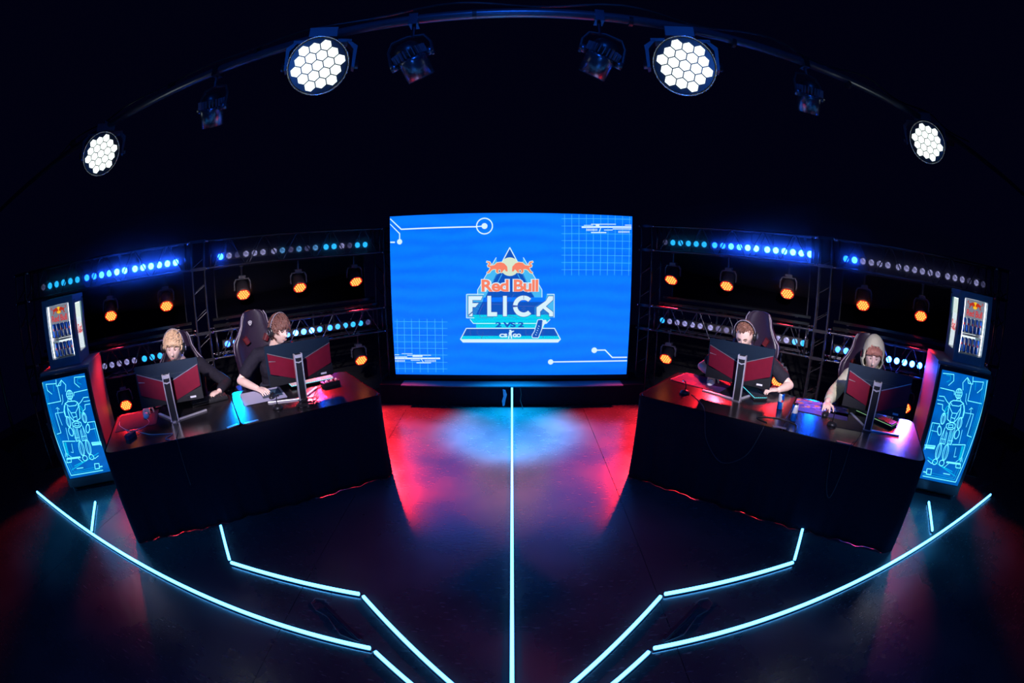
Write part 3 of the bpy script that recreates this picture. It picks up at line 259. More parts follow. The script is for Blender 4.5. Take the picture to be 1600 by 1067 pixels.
def flat(mb, poly, put):
    tri = geometry.tessellate_polygon([[Vector((p[0], p[1], 0)) for p in poly]])
    mb.add([put(*p) for p in poly], [tuple(t) for t in tri])
def circ(x, z, r, n=24): return [(x + r * math.cos(2 * PI * i / n), z + r * math.sin(2 * PI * i / n)) for i in range(n)]
def text_mesh(txt, bl, tr, off=0.0, put=None, name='lettering', m=None, parent=None):
    c = bpy.data.curves.new('txt', 'FONT'); c.body = txt; c.offset = off; c.resolution_u = 3; c.space_character = 0.92
    t = bpy.data.objects.new('txt', c); COL.objects.link(t)
    me = bpy.data.meshes.new_from_object(t.evaluated_get(bpy.context.evaluated_depsgraph_get())); bpy.data.objects.remove(t)
    xs_ = [v.co.x for v in me.vertices]; ys_ = [v.co.y for v in me.vertices]
    x0, x1, y0, y1 = min(xs_), max(xs_), min(ys_), max(ys_)
    for v in me.vertices:
        v.co = Vector(put(bl[0] + (v.co.x - x0) / (x1 - x0) * (tr[0] - bl[0]), bl[1] + (v.co.y - y0) / (y1 - y0) * (tr[1] - bl[1])))
    me.materials.clear(); me.materials.append(m); return obj(name, me, parent)

def screen_mat():
    m = bpy.data.materials.new('led_screen_blue'); m.use_nodes = True; nt = m.node_tree; b = nt.nodes['Principled BSDF']; L = nt.links.new
    tc = nt.nodes.new('ShaderNodeTexCoord'); n = nt.nodes.new('ShaderNodeTexNoise'); n.inputs['Scale'].default_value = 1.6; n.inputs['Detail'].default_value = 3; L(tc.outputs['Object'], n.inputs['Vector'])
    wv = nt.nodes.new('ShaderNodeTexWave'); wv.wave_type = 'RINGS'; wv.inputs['Scale'].default_value = 1.7; wv.inputs['Distortion'].default_value = 5.0; wv.inputs['Detail Scale'].default_value = 0.6
    mp = nt.nodes.new('ShaderNodeMapping'); mp.inputs['Location'].default_value = (2.3, 0, -1.9); L(tc.outputs['Object'], mp.inputs[0]); L(mp.outputs[0], wv.inputs['Vector'])
    mu = nt.nodes.new('ShaderNodeMath'); mu.operation = 'MULTIPLY'; L(n.outputs['Fac'], mu.inputs[0]); L(wv.outputs['Fac'], mu.inputs[1])
    mx = nt.nodes.new('ShaderNodeMix'); mx.data_type = 'RGBA'; mx.inputs[6].default_value = (0.0008, 0.125, 0.85, 1); mx.inputs[7].default_value = (0.0005, 0.075, 0.50, 1)
    L(mu.outputs[0], mx.inputs[0]); L(mx.outputs[2], b.inputs['Emission Color']); b.inputs['Emission Strength'].default_value = 1.7
    b.inputs['Base Color'].default_value = (0.01, 0.01, 0.01, 1); b.inputs['Roughness'].default_value = 0.5
    return m
SY = 5.2
scr = thing('led_screen', 'large blue video wall showing a circuit pattern and a two-bull logo', 'screen', (0, SY, 0.0))
MB().box((-0.012, 0.06, 1.322), (2.95, 0.1, 1.986)).build('screen_housing', M_black, scr)
for i in range(6):
    for j in range(4):
        MB().box((-0.012 + 0.491 * (i - 2.5), 0.0, 1.322 + 0.496 * (j - 1.5)), (0.4907, 0.02, 0.4957)).build('display_tile', MATS.setdefault('scr', screen_mat()), scr)
def put_layer(z):
    y = -0.0105 - 0.0011 * z
    return lambda x, zz: (max(-1.484, min(1.46, x)), y, min(zz, 2.312))
mbs = {}
nc = 0
for it in ART[0]:
    kind = it[0]
    if kind == 't': continue
    key = 'logo_graphic' if nc else 'circuit_graphic'
    if kind == 'p': nc = 1; key = 'logo_graphic'
    if not nc:
        cx_ = sum(p[0] for p in it[1]) / len(it[1]); cz_ = sum(p[1] for p in it[1]) / len(it[1])
        key = ('grid_graphic' if it[3] == 5 else 'circuit_graphic', cx_ > 0, cz_ > 1.3)
        if it[3] != 5 and cx_ < 0 and cz_ > 1.3: key += (it[1][0][1] < 2.22 and cx_ < -1.25,)
        if it[3] != 5 and cx_ > 0 and cz_ < 1.3: key += (max(p[1] for p in it[1]) > 0.6,)
    mb = mbs.setdefault(key, MB()); mb.k = it[3]; put = put_layer(it[4])
    if kind == 'l': ribbon(mb, it[1], it[2], put)
    elif kind == 'p': flat(mb, it[1], put)
    elif kind == 'd': flat(mb, circ(*it[1][0], it[2]), put)
    elif kind == 'r':
        c = circ(*it[1][0], it[2], 32); ribbon(mb, c + [c[0]], 0.014, put)
for k, mb in mbs.items(): mb.build(k if isinstance(k, str) else k[0], ART_M, scr)
for it in ART[0]:
    if it[0] == 't': text_mesh(it[2], it[1][0], it[1][1], it[5], put_layer(it[4]), 'lettering', ART_M[it[3]], scr)
base = thing('screen_plinth', 'low black bench that carries the video wall', 'plinth', (0, SY, 0))
bevel(MB().box((0, 0.06, 0.13), (3.3, 0.55, 0.25)).build('box', M_drape, base))
MB().box((0, -0.17, 0.262), (2.72, 0.2, 0.012)).build('shelf', mat('dark_blue_grey_board', (0.05, 0.06, 0.08), 0.4, noise=0.2), base)
MB().box((0, 0.06, 0.295), (2.98, 0.14, 0.05)).build('screen_foot', M_black, base)
gp = thing('cable_tape', 'crumpled pale tape hanging left of the centre light strip', 'tape', (-0.09, 4.905, 0))
MB().prism([(-0.02, 0.02), (0.0, 0.03), (0.015, 0.12), (0.03, 0.17), (0.01, 0.23), (-0.02, 0.24), (-0.012, 0.15), (-0.03, 0.09)], 0, 0.004, 'Y').build('strip', mat('pale_blue_tape', (0.1, 0.25, 0.4), 0.4, noise=0.3), gp)
tag(MB().tube([(0.10, 4.905, 0.25), (0.11, 4.9, 0.18), (0.10, 4.895, 0.1), (0.12, 4.88, 0.04), (0.13, 4.85, 0.006)], 0.004).build('loose_cable', M_cable), 'thin black cable hanging from the plinth, right of the centre light strip', 'cable')

# ------------------------------------------------------------------ light strips on the floor
def strip(pts, label, lit=True, group=None, z=0.0):
    t = thing('light_strip', label, 'light strip', (pts[0][0], pts[0][1], 0), 0, group)
    P = [Vector((p[0] - pts[0][0], p[1] - pts[0][1], (p[2] if len(p) > 2 else 0))) for p in pts]
    for i in range(len(P) - 1):
        a, b = P[i], P[i + 1]; d = (b - a); L_ = d.length
        if abs(d.z) > 0.05:
            MB().box((a + b) / 2 + Vector((0, -0.0, 0)), (0.03, 0.012, L_)).build('channel', M_ledoff, t)
            MB().box((a + b) / 2 + Vector((0, -0.012, 0)), (0.019, 0.012, L_ - 0.01)).build('led_tube', M_led if lit else M_ledoff, t); continue
        R = RZ(math.atan2(d.y, d.x))
        MB().box((a + b) / 2 + Vector((0, 0, 0.005)), (L_, 0.03, 0.010), R).build('channel', M_ledoff, t)
        m = MB(); m.rbox((0, 0, 0), (L_ - 0.008, 0.0195, 0.014), 0.004); me = m.mesh('led_tube', M_led if lit else M_ledoff)
        obj('led_tube', me, t, (a + b) / 2 + Vector((0, 0, 0.017)), math.atan2(d.y, d.x))
    return t
strip([(0, 4.89), (0, 0.35)], 'long cyan light strip down the middle of the stage floor')
strip([(0, 4.899, 0.0), (0, 4.899, 0.27)], 'short cyan light strip standing upright against the plinth under the screen')
for s, n in ((-1, 'left'), (1, 'right')):
    k = 1 if s > 0 else 1
    strip([(s * 4.85, 1.43 if s > 0 else 1.50), (s * 0.722, 1.312)], 'long cyan light strip along the %s front edge of the stage' % n)
    strip([(s * 0.70, 1.296), (s * 0.10, 0.80)], 'angled cyan light strip at the front %s, outer of the pair' % n)
    strip([(s * 0.872, 1.712), (s * -0.0 + s * 0.02, 0.88)], 'angled cyan light strip from the %s bend of the inner outline, inner of its pair' % n)
    strip([(s * 1.885, 1.748), (s * 0.892, 1.723)], 'straight cyan light strip in front of the %s desks' % n)
    strip([(s * 2.215, 2.115), (s * 1.905, 1.768)], 'short slanted cyan light strip running under the %s desk drape' % n)
    strip([(s * 3.80, 1.83), (s * 3.42, 1.46)], 'short cyan light strip beside the %s cabinet, reaching the stage edge' % n)
    strip([(s * 0.79, 1.36), (s * 1.07, 1.58)], 'short unlit light strip lying between the lit lines at the front %s' % n, lit=False)
    tag(MB().tube([(s * 0.80, 1.35, 0.005), (s * 0.92, 1.38, 0.006), (s * 1.0, 1.46, 0.012), (s * 1.04, 1.50, 0.006), (s * 1.12, 1.53, 0.005), (s * 1.17, 1.58, 0.006), (s * 1.16, 1.63, 0.005), (s * 1.1, 1.63, 0.006), (s * 1.06, 1.6, 0.005)], 0.0035).build('floor_cable', mat('dark_brown_cable', (0.10, 0.05, 0.05), 0.4)), 'thin cable looping beside the unlit floor strip at the front %s' % n, 'cable')

# ------------------------------------------------------------------ desks
M_top = mat('dark_desk_laminate', (0.012, 0.010, 0.012), 0.22, noise=0.5, nscale=9, bump=0.04, spec=1.0)
for side in 'LR':
    Lh = LEN[side] / 2
    for k in range(2):
        n = (('outer', 'inner') if side == 'L' else ('inner', 'outer'))[k]
        d = place(side, 'gaming_desk', 'dark wood desk, the %s of the two on the %s' % (n, SN[side]), 'desk', Lh * k, 0)
        m = MB(); m.rbox((Lh / 2, 0.44, 0.74), (Lh - 0.006, 0.88, 0.024), 0.07, n=6); bevel(m.build('desk_top', M_top, d), 0.003)
        for lx in (0.1, Lh - 0.1):
            for ly in (0.1, 0.78): bevel(MB().box((lx, ly, 0.363), (0.05, 0.05, 0.726)).build('leg', M_mblack, d), 0.003)
        MB().box((Lh / 2, 0.78, 0.68), (Lh - 0.25, 0.03, 0.08)).build('crossbar', M_mblack, d)
    # drape hung round the front and ends
    dr = place(side, 'desk_drape', 'black cloth drape hanging to the floor round the %s desks' % SN[side], 'drape', 0, 0)
    path = []; r = 0.07; Ls = LEN[side]
    def seg(a, b, n_):
        return [(a[0] + (b[0] - a[0]) * i / n_, a[1] + (b[1] - a[1]) * i / n_) for i in range(n_)]
    path += seg((-0.012, 0.86), (-0.012, 0.06), 20)
    path += [(0.06 - 0.072 * math.cos(t), 0.06 - 0.072 * math.sin(t)) for t in [PI / 2 * i / 6 for i in range(6)]]
    path += seg((0.06, -0.012), (Ls - 0.06, -0.012), 90)
    path += [(Ls - 0.06 + 0.072 * math.sin(t), 0.06 - 0.072 * math.cos(t)) for t in [PI / 2 * i / 6 for i in range(6)]]
    path += seg((Ls + 0.012, 0.06), (Ls + 0.012, 0.86), 20) + [(Ls + 0.012, 0.86)]
    vs = []; fs = []; N = len(path); RW = 14
    for j in range(RW + 1):
        f = j / RW; z = 0.749 - f * 0.746
        for i, p in enumerate(path):
            a = Vector(path[max(i - 1, 0)]); b = Vector(path[min(i + 1, N - 1)]); t = (b - a).normalized(); nn = Vector((t.y, -t.x))
            fold = f * (0.012 * math.sin(i * 0.55) + 0.008 * math.sin(i * 1.31 + 1)) + 0.012 * f + (0.012 * f * f if (i < 32 or i > N - 32) else 0)
            vs.append((p[0] + nn.x * fold, p[1] + nn.y * fold, z))
    fs = [(j * N + i, j * N + i + 1, (j + 1) * N + i + 1, (j + 1) * N + i) for j in range(RW) for i in range(N - 1)]
    m = MB(); m.add(vs, fs); o = m.build('cloth', M_drape, dr, smooth=True); md = o.modifiers.new('s', 'SOLIDIFY'); md.thickness = 0.004; md.offset = 1

# ------------------------------------------------------------------ back trusses
def rod(length, r, name, m=M_metal):
    return MB().cyl((0, 0, 0), (0, 0, length), r, n=8, caps=False).mesh(name, m, True)
ROD = {}
def add_rod(parent, name, a, b, r, m=M_metal):
    a, b = Vector(a), Vector(b); L_ = round((b - a).length, 3); key = (name, L_, r, m.name)
    if key not in ROD: ROD[key] = rod(L_, r, name, m)
    o = obj(name, ROD[key], parent, a); o.rotation_euler = (b - a).to_track_quat('Z', 'Y').to_euler(); return o
TY = 1.9; TH = 0.30; TD = 0.28
SEG = {'L': [(1.16, 3.37, 'inner'), (-1.29, 0.91, 'outer')], 'R': [(-0.85, 1.17, 'inner'), (1.44, 3.55, 'outer')]}
TZ = {'L': 1.875, 'R': 1.91}
def truss(side, x0, x1, z, label):
    t = place(side, 'lighting_truss', label, 'truss', x0, TY, z)
    L_ = x1 - x0
    for y in (0, TD):
        for zz in (0, TH): add_rod(t, 'chord', (0, y, zz), (L_, y, zz), 0.014)
    add_rod(t, 'hanging_pipe', (0, 0.2, 0.0), (L_, 0.2, 0.0), 0.012)
    n = 5; b = (L_ - 0.1) / n
    for i in range(n):
        xa = 0.05 + b * i; xm = xa + b / 2; xb = xa + b
        for y in (0, TD):
            add_rod(t, 'brace', (xa + 0.02, y, 0), (xm - 0.012, y, TH), 0.0065); add_rod(t, 'brace', (xm + 0.012, y, TH), (xb - 0.02, y, 0), 0.0065)
        add_rod(t, 'brace', (xa, 0, TH), (xm, TD, TH), 0.0065); add_rod(t, 'brace', (xa, 0, 0), (xm, TD, 0), 0.0065)
    for x in (0.03, L_ - 0.03):
        e = MB()
        for a, c in (((x, 0, 0), (x, 0, TH)), ((x, TD, 0), (x, TD, TH)), ((x, 0, 0), (x, TD, 0)), ((x, 0, TH), (x, TD, TH))): e.cyl(a, c, 0.011, n=8)
        e.build('end_frame', M_metal, t, True)
        for y in (0, TD):
            for zz in (0, TH):
                s_ = 1 if x > 0.1 else -1
                MB().cyl((x + s_ * 0.03, y, zz), (x + s_ * 0.075, y, zz), 0.019, 0.012, n=10).build('coupler', M_chrome, t, True)
    return t
LENS_N = {}
def lens_mat(kind):
    C = {'b4': ((0.014, 0.10, 1.0), 60.0), 'b3': ((0.010, 0.085, 1.0), 28.0), 'b2': ((0.006, 0.085, 1.0), 10.0), 'c': ((0.015, 0.42, 1.0), 1.5), 'w': ((0.45, 0.45, 0.9), 0.8), 'd': ((0.3, 0.3, 0.7), 0.22), 'r': ((0.5, 0.1, 0.25), 0.25), 'wc': ((0.12, 0.42, 0.9), 0.85)}
    if kind in LENS_N: return LENS_N[kind]
    col, s = C[kind]
    m = bpy.data.materials.new('blinder_lens_' + kind); m.use_nodes = True; nt = m.node_tree; b = nt.nodes['Principled BSDF']; L = nt.links.new
    tc = nt.nodes.new('ShaderNodeTexCoord'); ln = nt.nodes.new('ShaderNodeVectorMath'); ln.operation = 'LENGTH'; L(tc.outputs['Object'], ln.inputs[0])
    n = nt.nodes.new('ShaderNodeTexVoronoi'); n.inputs['Scale'].default_value = 45; L(tc.outputs['Object'], n.inputs['Vector'])
    mr = nt.nodes.new('ShaderNodeMapRange'); L(n.outputs['Distance'], mr.inputs[0]); mr.inputs[1].default_value = 0.1; mr.inputs[2].default_value = 0.6; mr.inputs[3].default_value = s * 1.3; mr.inputs[4].default_value = s * (0.35 if s < 1 else 0.9)
    L(mr.outputs[0], b.inputs['Emission Strength']); b.inputs['Emission Color'].default_value = (*col, 1)
    b.inputs['Base Color'].default_value = (0.2, 0.2, 0.3, 1); b.inputs['Roughness'].default_value = 0.1
    LENS_N[kind] = m; return m
BAT = {}
def batten(side, xc, z, kinds, label, group):
    t = place(side, 'lamp_batten', label, 'stage light', xc, TY + 0.16, z, group=group)
    if 'h' not in BAT:
        BAT['h'] = MB().rbox((0, 0.05, 0), (0.66, 0.07, 0.088), 0.01).mesh('housing', M_mblack)
        BAT['r'] = MB().lathe([(0.036, 0.012), (0.041, 0.012), (0.041, -0.006), (0.036, -0.008), (0.033, 0.0)], rot=RX(PI / 2), n=20, caps=False).mesh('bezel', M_grey, True)
        BAT['l'] = MB().ell((0, 0, 0), (0.0345, 0.008, 0.0345), nu=18, nv=10)
        BAT['c'] = MB().box((0, 0.05, 0.1), (0.02, 0.025, 0.13)).cyl((0, 0.03, 0.17), (0, 0.08, 0.17), 0.022, n=10).mesh('clamp', M_metal)
    obj('housing', BAT['h'], t); obj('clamp', BAT['c'], t, (-0.2, 0, 0)); obj('clamp', BAT['c'], t, (0.2, 0, 0))
    for i, k in enumerate(kinds):
        x = -0.2675 + 0.107 * i
        if ('l', k) not in BAT: BAT[('l', k)] = BAT['l'].mesh('lens', lens_mat(k), True)
        obj('bezel', BAT['r'], t, (x, 0.012, 0)); obj('lens', BAT[('l', k)], t, (x, 0.008, 0))
# from the photo: colours of the 18 lenses of each segment, photo's left to right
PAT = {('L', 0, 1): [['b3', 'w', 'd', 'w', 'w', 'w'], ['w', 'wc', 'd', 'wc', 'd', 'wc'], ['c', 'c', 'w', 'd', 'c', 'c']],
       ('L', 1, 1): [['d', 'c', 'c', 'c', 'c', 'c'], ['b2', 'b2', 'b3', 'b3', 'b4', 'b4'], ['b4', 'b4', 'b4', 'b4', 'b4', 'b4']],
       ('L', 0, 0): [['b2', 'b4', 'b3', 'b4', 'b3', 'b4'], ['b3', 'b3', 'b4', 'b3', 'b4', 'b2'], ['b2', 'c', 'c', 'c', 'c', 'd']],
       ('L', 1, 0): [['r', 'r', 'r', 'r', 'r', 'r'], ['r', 'w', 'w', 'w', 'w', 'w'], ['c', 'c', 'c', 'c', 'b2', 'b2']],
       ('R', 0, 1): [['d', 'c', 'c', 'c', 'c', 'c'], ['b2', 'b2', 'b3', 'b3', 'b4', 'b4'], ['b4', 'b4', 'b4', 'b4', 'b4', 'b4']],
       ('R', 1, 1): [['b2', 'b3', 'w', 'w', 'w', 'w'], ['w', 'w', 'w', 'w', 'w', 'w'], ['w', 'w', 'w', 'd', 'w', 'd']],
       ('R', 0, 0): [['c', 'w', 'w', 'w', 'w', 'w'], ['w', 'd', 'd', 'd', 'r', 'r'], ['r', 'w', 'w', 'w', 'c', 'c']],
       ('R', 1, 0): [['b2', 'b3', 'b4', 'b4', 'b3', 'b4'], ['b4', 'b4', 'b4', 'b4', 'b4', 'b3'], ['b2', 'b2', 'c', 'c', 'c', 'c']]}
M_streak = mat('glossy_black_bar', (0.005, 0.005, 0.007), 0.2, 0.0, noise=0.3, spec=0.8)
for side in 'LR':
    for si, (x0, x1, where) in enumerate(SEG[side]):
        for up in (1, 0):
            z = TZ[side] if up else TZ[side] - 1.0
            row = 'upper' if up else 'lower'
            truss(side, x0, x1, z, '%s %s black truss segment on the %s side, full of small round lamps' % (row, where, SN[side]))
            for bi in range(3):
                xc = (x0 + x1) / 2 + (bi - 1) * 0.675
                far = (('nearest the screen', 'in the middle', 'farthest from the screen') if side == 'R' else ('farthest from the screen', 'in the middle', 'nearest the screen'))[bi]
                batten(side, xc, z + 0.11, PAT[(side, si, up)][bi], 'six-lens lamp batten %s in the %s %s %s truss' % (far, row, where, SN[side]), 'lamp battens in the trusses')
        # framed cloth panel and glossy bars between the two truss rows
        p = place(side, 'framed_cloth_panel', 'black cloth panel in a thin pipe frame, %s one on the %s' % (where, SN[side]), 'panel', x0 + 0.08, TY + 0.42, TZ[side] - 0.6)
        Lp = x1 - x0 - 0.16; Hp = 0.58
        MB().box((Lp / 2, 0.012, Hp / 2), (Lp, 0.004, Hp)).build('cloth', M_cloth, p)
        for a, c in (((0, 0, 0), (Lp, 0, 0)), ((0, 0, Hp), (Lp, 0, Hp)), ((0, 0, 0), (0, 0, Hp)), ((Lp, 0, 0), (Lp, 0, Hp))): add_rod(p, 'frame_pipe', a, c, 0.008, M_pipe)
        for q, (zz, yy) in enumerate(((TZ[side] - 0.60, 0.30), (TZ[side] - 0.66, 0.16))):
            b_ = place(side, 'horizontal_bar', '%s glossy black bar above the lower %s truss on the %s' % (('upper', 'lower')[q], where, SN[side]), 'bar', x0, TY + yy, zz)
            MB().rbox((Lp / 2 + 0.08, 0, 0), (x1 - x0 - 0.02, 0.10, 0.03), 0.012).build('bar', M_streak, b_)
            for x in (0.2, x1 - x0 - 0.2): MB().box((x, 0, -0.018), (0.03, 0.05, 0.02)).build('bracket', M_metal, b_)
    gaps = {'L': [(3.47, 'beside the screen'), (1.035, 'between the two truss segments'), (-1.43, 'at the outer end')], 'R': [(-0.97, 'beside the screen'), (1.305, 'between the two truss segments'), (3.68, 'at the outer end')]}[side]
    for xg, wh in gaps:
        t = place(side, 'truss_tower', 'black upright truss tower %s on the %s' % (wh, SN[side]), 'truss', xg, TY, 0)
        hw = 0.075
        for y in (0, TD):
            for x in (-hw, hw): add_rod(t, 'post', (x, y, 0.01), (x, y, TZ[side] + TH + 0.02), 0.013)
        MB().rbox((0, TD / 2, 0.006), (0.4, 0.45, 0.012), 0.02).build('base_plate', M_mblack, t)
        z = 0.15
        while z < TZ[side] + TH - 0.05:
            for x in (-hw, hw): add_rod(t, 'rung', (x, 0, z), (x, TD, z + 0.13), 0.0065)
            for y in (0, TD): add_rod(t, 'rung', (-hw, y, z), (hw, y, z + 0.1), 0.0065)
            z += 0.29
        for zz in (TZ[side], TZ[side] + TH, TZ[side] - 1.0, TZ[side] - 1 + TH):
            MB().box((0, 0.0, zz), (0.19, 0.034, 0.034)).build('corner_block', M_metal, t)
            for x in (-0.1, 0.1): MB().ell((x, -0.012, zz), 0.014, nu=10, nv=7).build('bolt', M_chrome, t, True)
# ------------------------------------------------------------------ wash lights
def hexgrid(r):
    out = []
    for row, cnt in enumerate((3, 4, 5, 4, 3)):
        for i in range(cnt): out.append(((i - (cnt - 1) / 2) * r * 0.375, (row - 2) * r * 0.325))
    return out
M_orange = emi('orange_led_lens', (1.0, 0.27, 0.05), 3.4); M_redring = emi('red_glow_face', (1.0, 0.015, 0.003), 0.7)
M_white = emi('white_led_lens', (0.86, 1.0, 0.93), 1.8); M_face = mat('lamp_faceplate', (0.05, 0.05, 0.055), 0.25, 0.4, noise=0.2)
M_ring = mat('polished_rim', (0.6, 0.6, 0.6), 0.2, 1.0, emis=(0.8, 0.85, 0.8), es=0.02)
WM = {}
def wash(label, group, lens_c, aim, r, top_z, style, name='wash_light', spin=0.0, power=0):
    """lens_c centre of the lens face, aim direction of the beam, r lens radius, top_z height of the bar it hangs from"""
    lens_c = Vector(lens_c); aim = Vector(aim).normalized(); yaw = math.atan2(aim.y, aim.x) + PI / 2     # local -Y is the beam heading
    depth = r * 1.25; piv = lens_c - aim * depth
    t = thing(name, label, 'stage light', piv, yaw, group)
    loc_aim = Matrix.Rotation(-yaw, 3, 'Z') @ aim
    q = loc_aim.to_track_quat('Z', 'Y'); rot = q.to_euler()
    def part(nm, mb, m, smooth=True, key=None, rz=0.0, off=None):
        kk = (style, nm if key is None else key)
        if kk not in WM: WM[kk] = mb().mesh(nm, m, smooth)
        o = obj(nm, WM[kk], t); o.rotation_mode = 'QUATERNION'; o.rotation_quaternion = q @ Matrix.Rotation(spin, 3, 'Z').to_quaternion()
        o.scale = (r, r, r)
        if off: o.location = o.rotation_quaternion @ (Vector(off) * r)
        return o
    part('head', lambda: MB().lathe([(0.5, -1.15), (0.78, -0.9), (0.9, -0.4), (0.92, 0.2), (1.06, 0.85), (1.06, 1.2), (1.0, 1.2), (1.0, 1.17)], n=32), M_mblack if style != 'big' else M_black)
    part('faceplate', lambda: MB().lathe([(0.99, 1.16), (0.99, 1.19), (0.1, 1.19), (0.1, 1.16)], n=32), M_redring if style == 'orange' else M_face, False)
    if style == 'big':
        part('rim', lambda: MB().tube([(1.04 * math.cos(a), 1.04 * math.sin(a), 1.22) for a in [2 * PI * i / 36 for i in range(36)]], 0.02, closed=True), M_ring)
        for i, (x, y) in enumerate(hexgrid(1.0)):
            part('lens', lambda: MB().lathe([(0.16, -0.02), (0.194, 0.0), (0.186, 0.03), (0.13, 0.055), (0.04, 0.065)], n=6, rot=RZ(PI / 6)), M_white, False, 'lens', off=(x, y, 1.2))
        for a in (0.5, 1.9, 3.4, 5.0):
            part('vent_cover', lambda: MB().rbox((0.97, 0, -0.1), (0.1, 0.5, 0.7), 0.04), M_grey, False, 'vent%f' % a).rotation_quaternion = q @ Matrix.Rotation(a, 3, 'Z').to_quaternion()
    else:
        def ls():
            m = MB()
            for x, y in hexgrid(1.0): m.lathe([(0.15, 0), (0.145, 0.03), (0.05, 0.05)], (x, y, 1.19), n=8)
            return m
        o = part('lens_cluster', ls, M_orange, False); o['kind'] = 'stuff'
    # yoke and base, hanging straight up
    yk = MB(); yr = r * 1.16; H_ = max(top_z - piv.z, r * 1.5); yt = min(H_ - r * 0.55, r * 1.35)
    for sx in (-1, 1):
        yk.prism([(sx * yr, -0.18 * r), (sx * (yr + 0.1 * r), -0.22 * r), (sx * (yr + 0.14 * r), yt * 0.75), (sx * (yr - 0.15 * r), yt), (sx * (yr - 0.3 * r), yt), (sx * yr, yt * 0.6)], -0.22 * r, 0.22 * r, 'Y')
    yk.box((0, 0, yt), (2 * yr - 0.2 * r, 0.44 * r, 0.14 * r)); yk.build('yoke', M_grey, t)
    for sx in (-1, 1): MB().cyl((sx * yr * 0.98, 0, 0), (sx * (yr + 0.24 * r), 0, 0), 0.17 * r, n=12).build('knob', M_black, t, True)
    bevel(MB().box((0, 0, yt + 0.28 * r), (1.05 * r, 0.9 * r, 0.44 * r)).build('base_box', M_grey, t), 0.004)
    MB().cyl((0, 0, yt + 0.45 * r), (0, 0, H_), 0.07, n=4) if False else MB().cyl((0, 0, yt + 0.45 * r), (0, 0, max(H_, yt + 0.55 * r)), 0.014, n=8).box((0, 0, max(H_, yt + 0.6 * r)), (0.05, 0.03, 0.045)).build('clamp', M_metal, t)
    return t

LXS = {'L': [-0.88, -0.15, 0.60, 1.58, 2.30, 3.05], 'R': [-0.67, 0.08, 0.85, 1.80, 2.565, 3.30]}
ords = ('nearest the screen', 'second from the screen', 'third from the screen', 'fourth from the screen', 'fifth from the screen', 'farthest out, behind the cabinet')
for side in 'LR':
    for i, x in enumerate(LXS[side]):
        rank = (5 - i) if side == 'L' else i
        for up in (1, 0):
            z = 1.52 if up else 0.51
            if side == 'R': z += 0.025
            p = W(side, x, 2.04, z)
            perp = -Vector((-math.sin(YAW[side]), math.cos(YAW[side]), 0)); toc = Vector((-p.x, -p.y, 0)).normalized()
            horiz = (perp * (1 - 0.13 * rank) + toc * 0.13 * rank).normalized()
            if rank == 0: horiz = Vector((math.copysign(0.82, p.x) - p.x, 3.75 - p.y, 0)).normalized()
            if rank == 5: horiz = Vector((0.42 * (1 if side == 'L' else -1), -1, 0)).normalized()
            aim = (horiz * 0.74 + Vector((0, 0, -0.67))).normalized() if up else (horiz * 0.86 + Vector((0, 0, -0.5))).normalized()
            cy_ = (p - aim * 0.083 * 1.25) - W(side, 0, 0, 0); nn = Vector((-math.sin(YAW[side]), math.cos(YAW[side]), 0)); p = p + nn * (2.10 - cy_.dot(nn))
            wash('orange glowing wash lamp %s in the %s row on the %s' % (ords[rank], 'upper' if up else 'lower', SN[side]), 'orange wash lamps', p, aim, 0.083, (TZ[side] if up else TZ[side] - 1.0) - 0.01, 'orange')
            if up and rank < 5:
                spot('red_wash_beam', p + aim * 0.06, p + (horiz * 0.64 + Vector((0, 0, -0.77))) * 3 if rank == 0 else p + (horiz * (0.66 if rank > 1 else 0.80) + Vector((0, 0, -0.75 if rank > 1 else -0.60))) * 3, 1250 if rank == 0 else (380 if rank == 1 else 210), (1.0, 0.015, 0.03), 54 if rank == 0 else 54, 0.6, 0.06)
            elif rank in (0, 5):
                spot('red_wash_beam', p + aim * 0.06, p + (horiz * 0.80 + Vector((0, 0, -0.60))) * 3, 120, (1.0, 0.02, 0.03), 36, 0.6, 0.06)

spot('batten_blue_fill', W('R', 2.55, 1.84, 1.05), W('R', 2.35, 0.35, 0.75), 130, (0.10, 0.10, 1.0), 40, 0.8, 0.1)  # added spots standing in for the battens' bright blue on the desks
spot('batten_blue_fill', W('L', 1.32, 1.84, 1.05), W('L', 1.17, 0.2, 0.75), 110, (0.0, 0.25, 1.0), 17, 0.5, 0.05)
spot('batten_blue_fill', W('L', 2.35, 1.84, 1.05), W('L', 2.15, 0.2, 0.75), 60, (0.0, 0.10, 1.0), 17, 0.5, 0.05)
spot('batten_blue_fill', W('R', 1.36, 1.84, 1.05), W('R', 1.42, 0.2, 0.75), 60, (0.0, 0.08, 1.0), 15, 0.5, 0.05)

# front pipe with the big white lamps
PY = 2.15
pipe = thing('lighting_pipe', 'long straight dark pipe overhead carrying eight lamps', 'pipe', (0, PY, 3.245))
MB().cyl((-7.2, 0, -0.122), (7.2, 0, 0.122), 0.03, n=16).build('tube', mat('blue_sheen_pipe', (0.12, 0.13, 0.16), 0.28, 0.6, noise=0.2), pipe, True)
for x in (-3.9, -2.35, -1.55, -0.2, 0.65, 1.3, 2.3, 3.9): MB().cyl((x - 0.012, 0, 0), (x + 0.012, 0, 0), 0.034, n=12).build('cable_tie', M_black, pipe)
for s_ in (-1, 1):
    st = thing('lighting_stand', 'dark upright stand holding the %s end of the overhead pipe' % ('left' if s_ < 0 else 'right'), 'stand', (s_ * 7.1, PY, 0))
    MB().cyl((0, 0, 0.01), (0, 0, 3.22 + s_ * 0.12), 0.03, n=12).build('post', M_pipe, st); MB().rbox((0, 0, 0.01), (0.7, 0.7, 0.02), 0.05).build('base_plate', M_mblack, st)
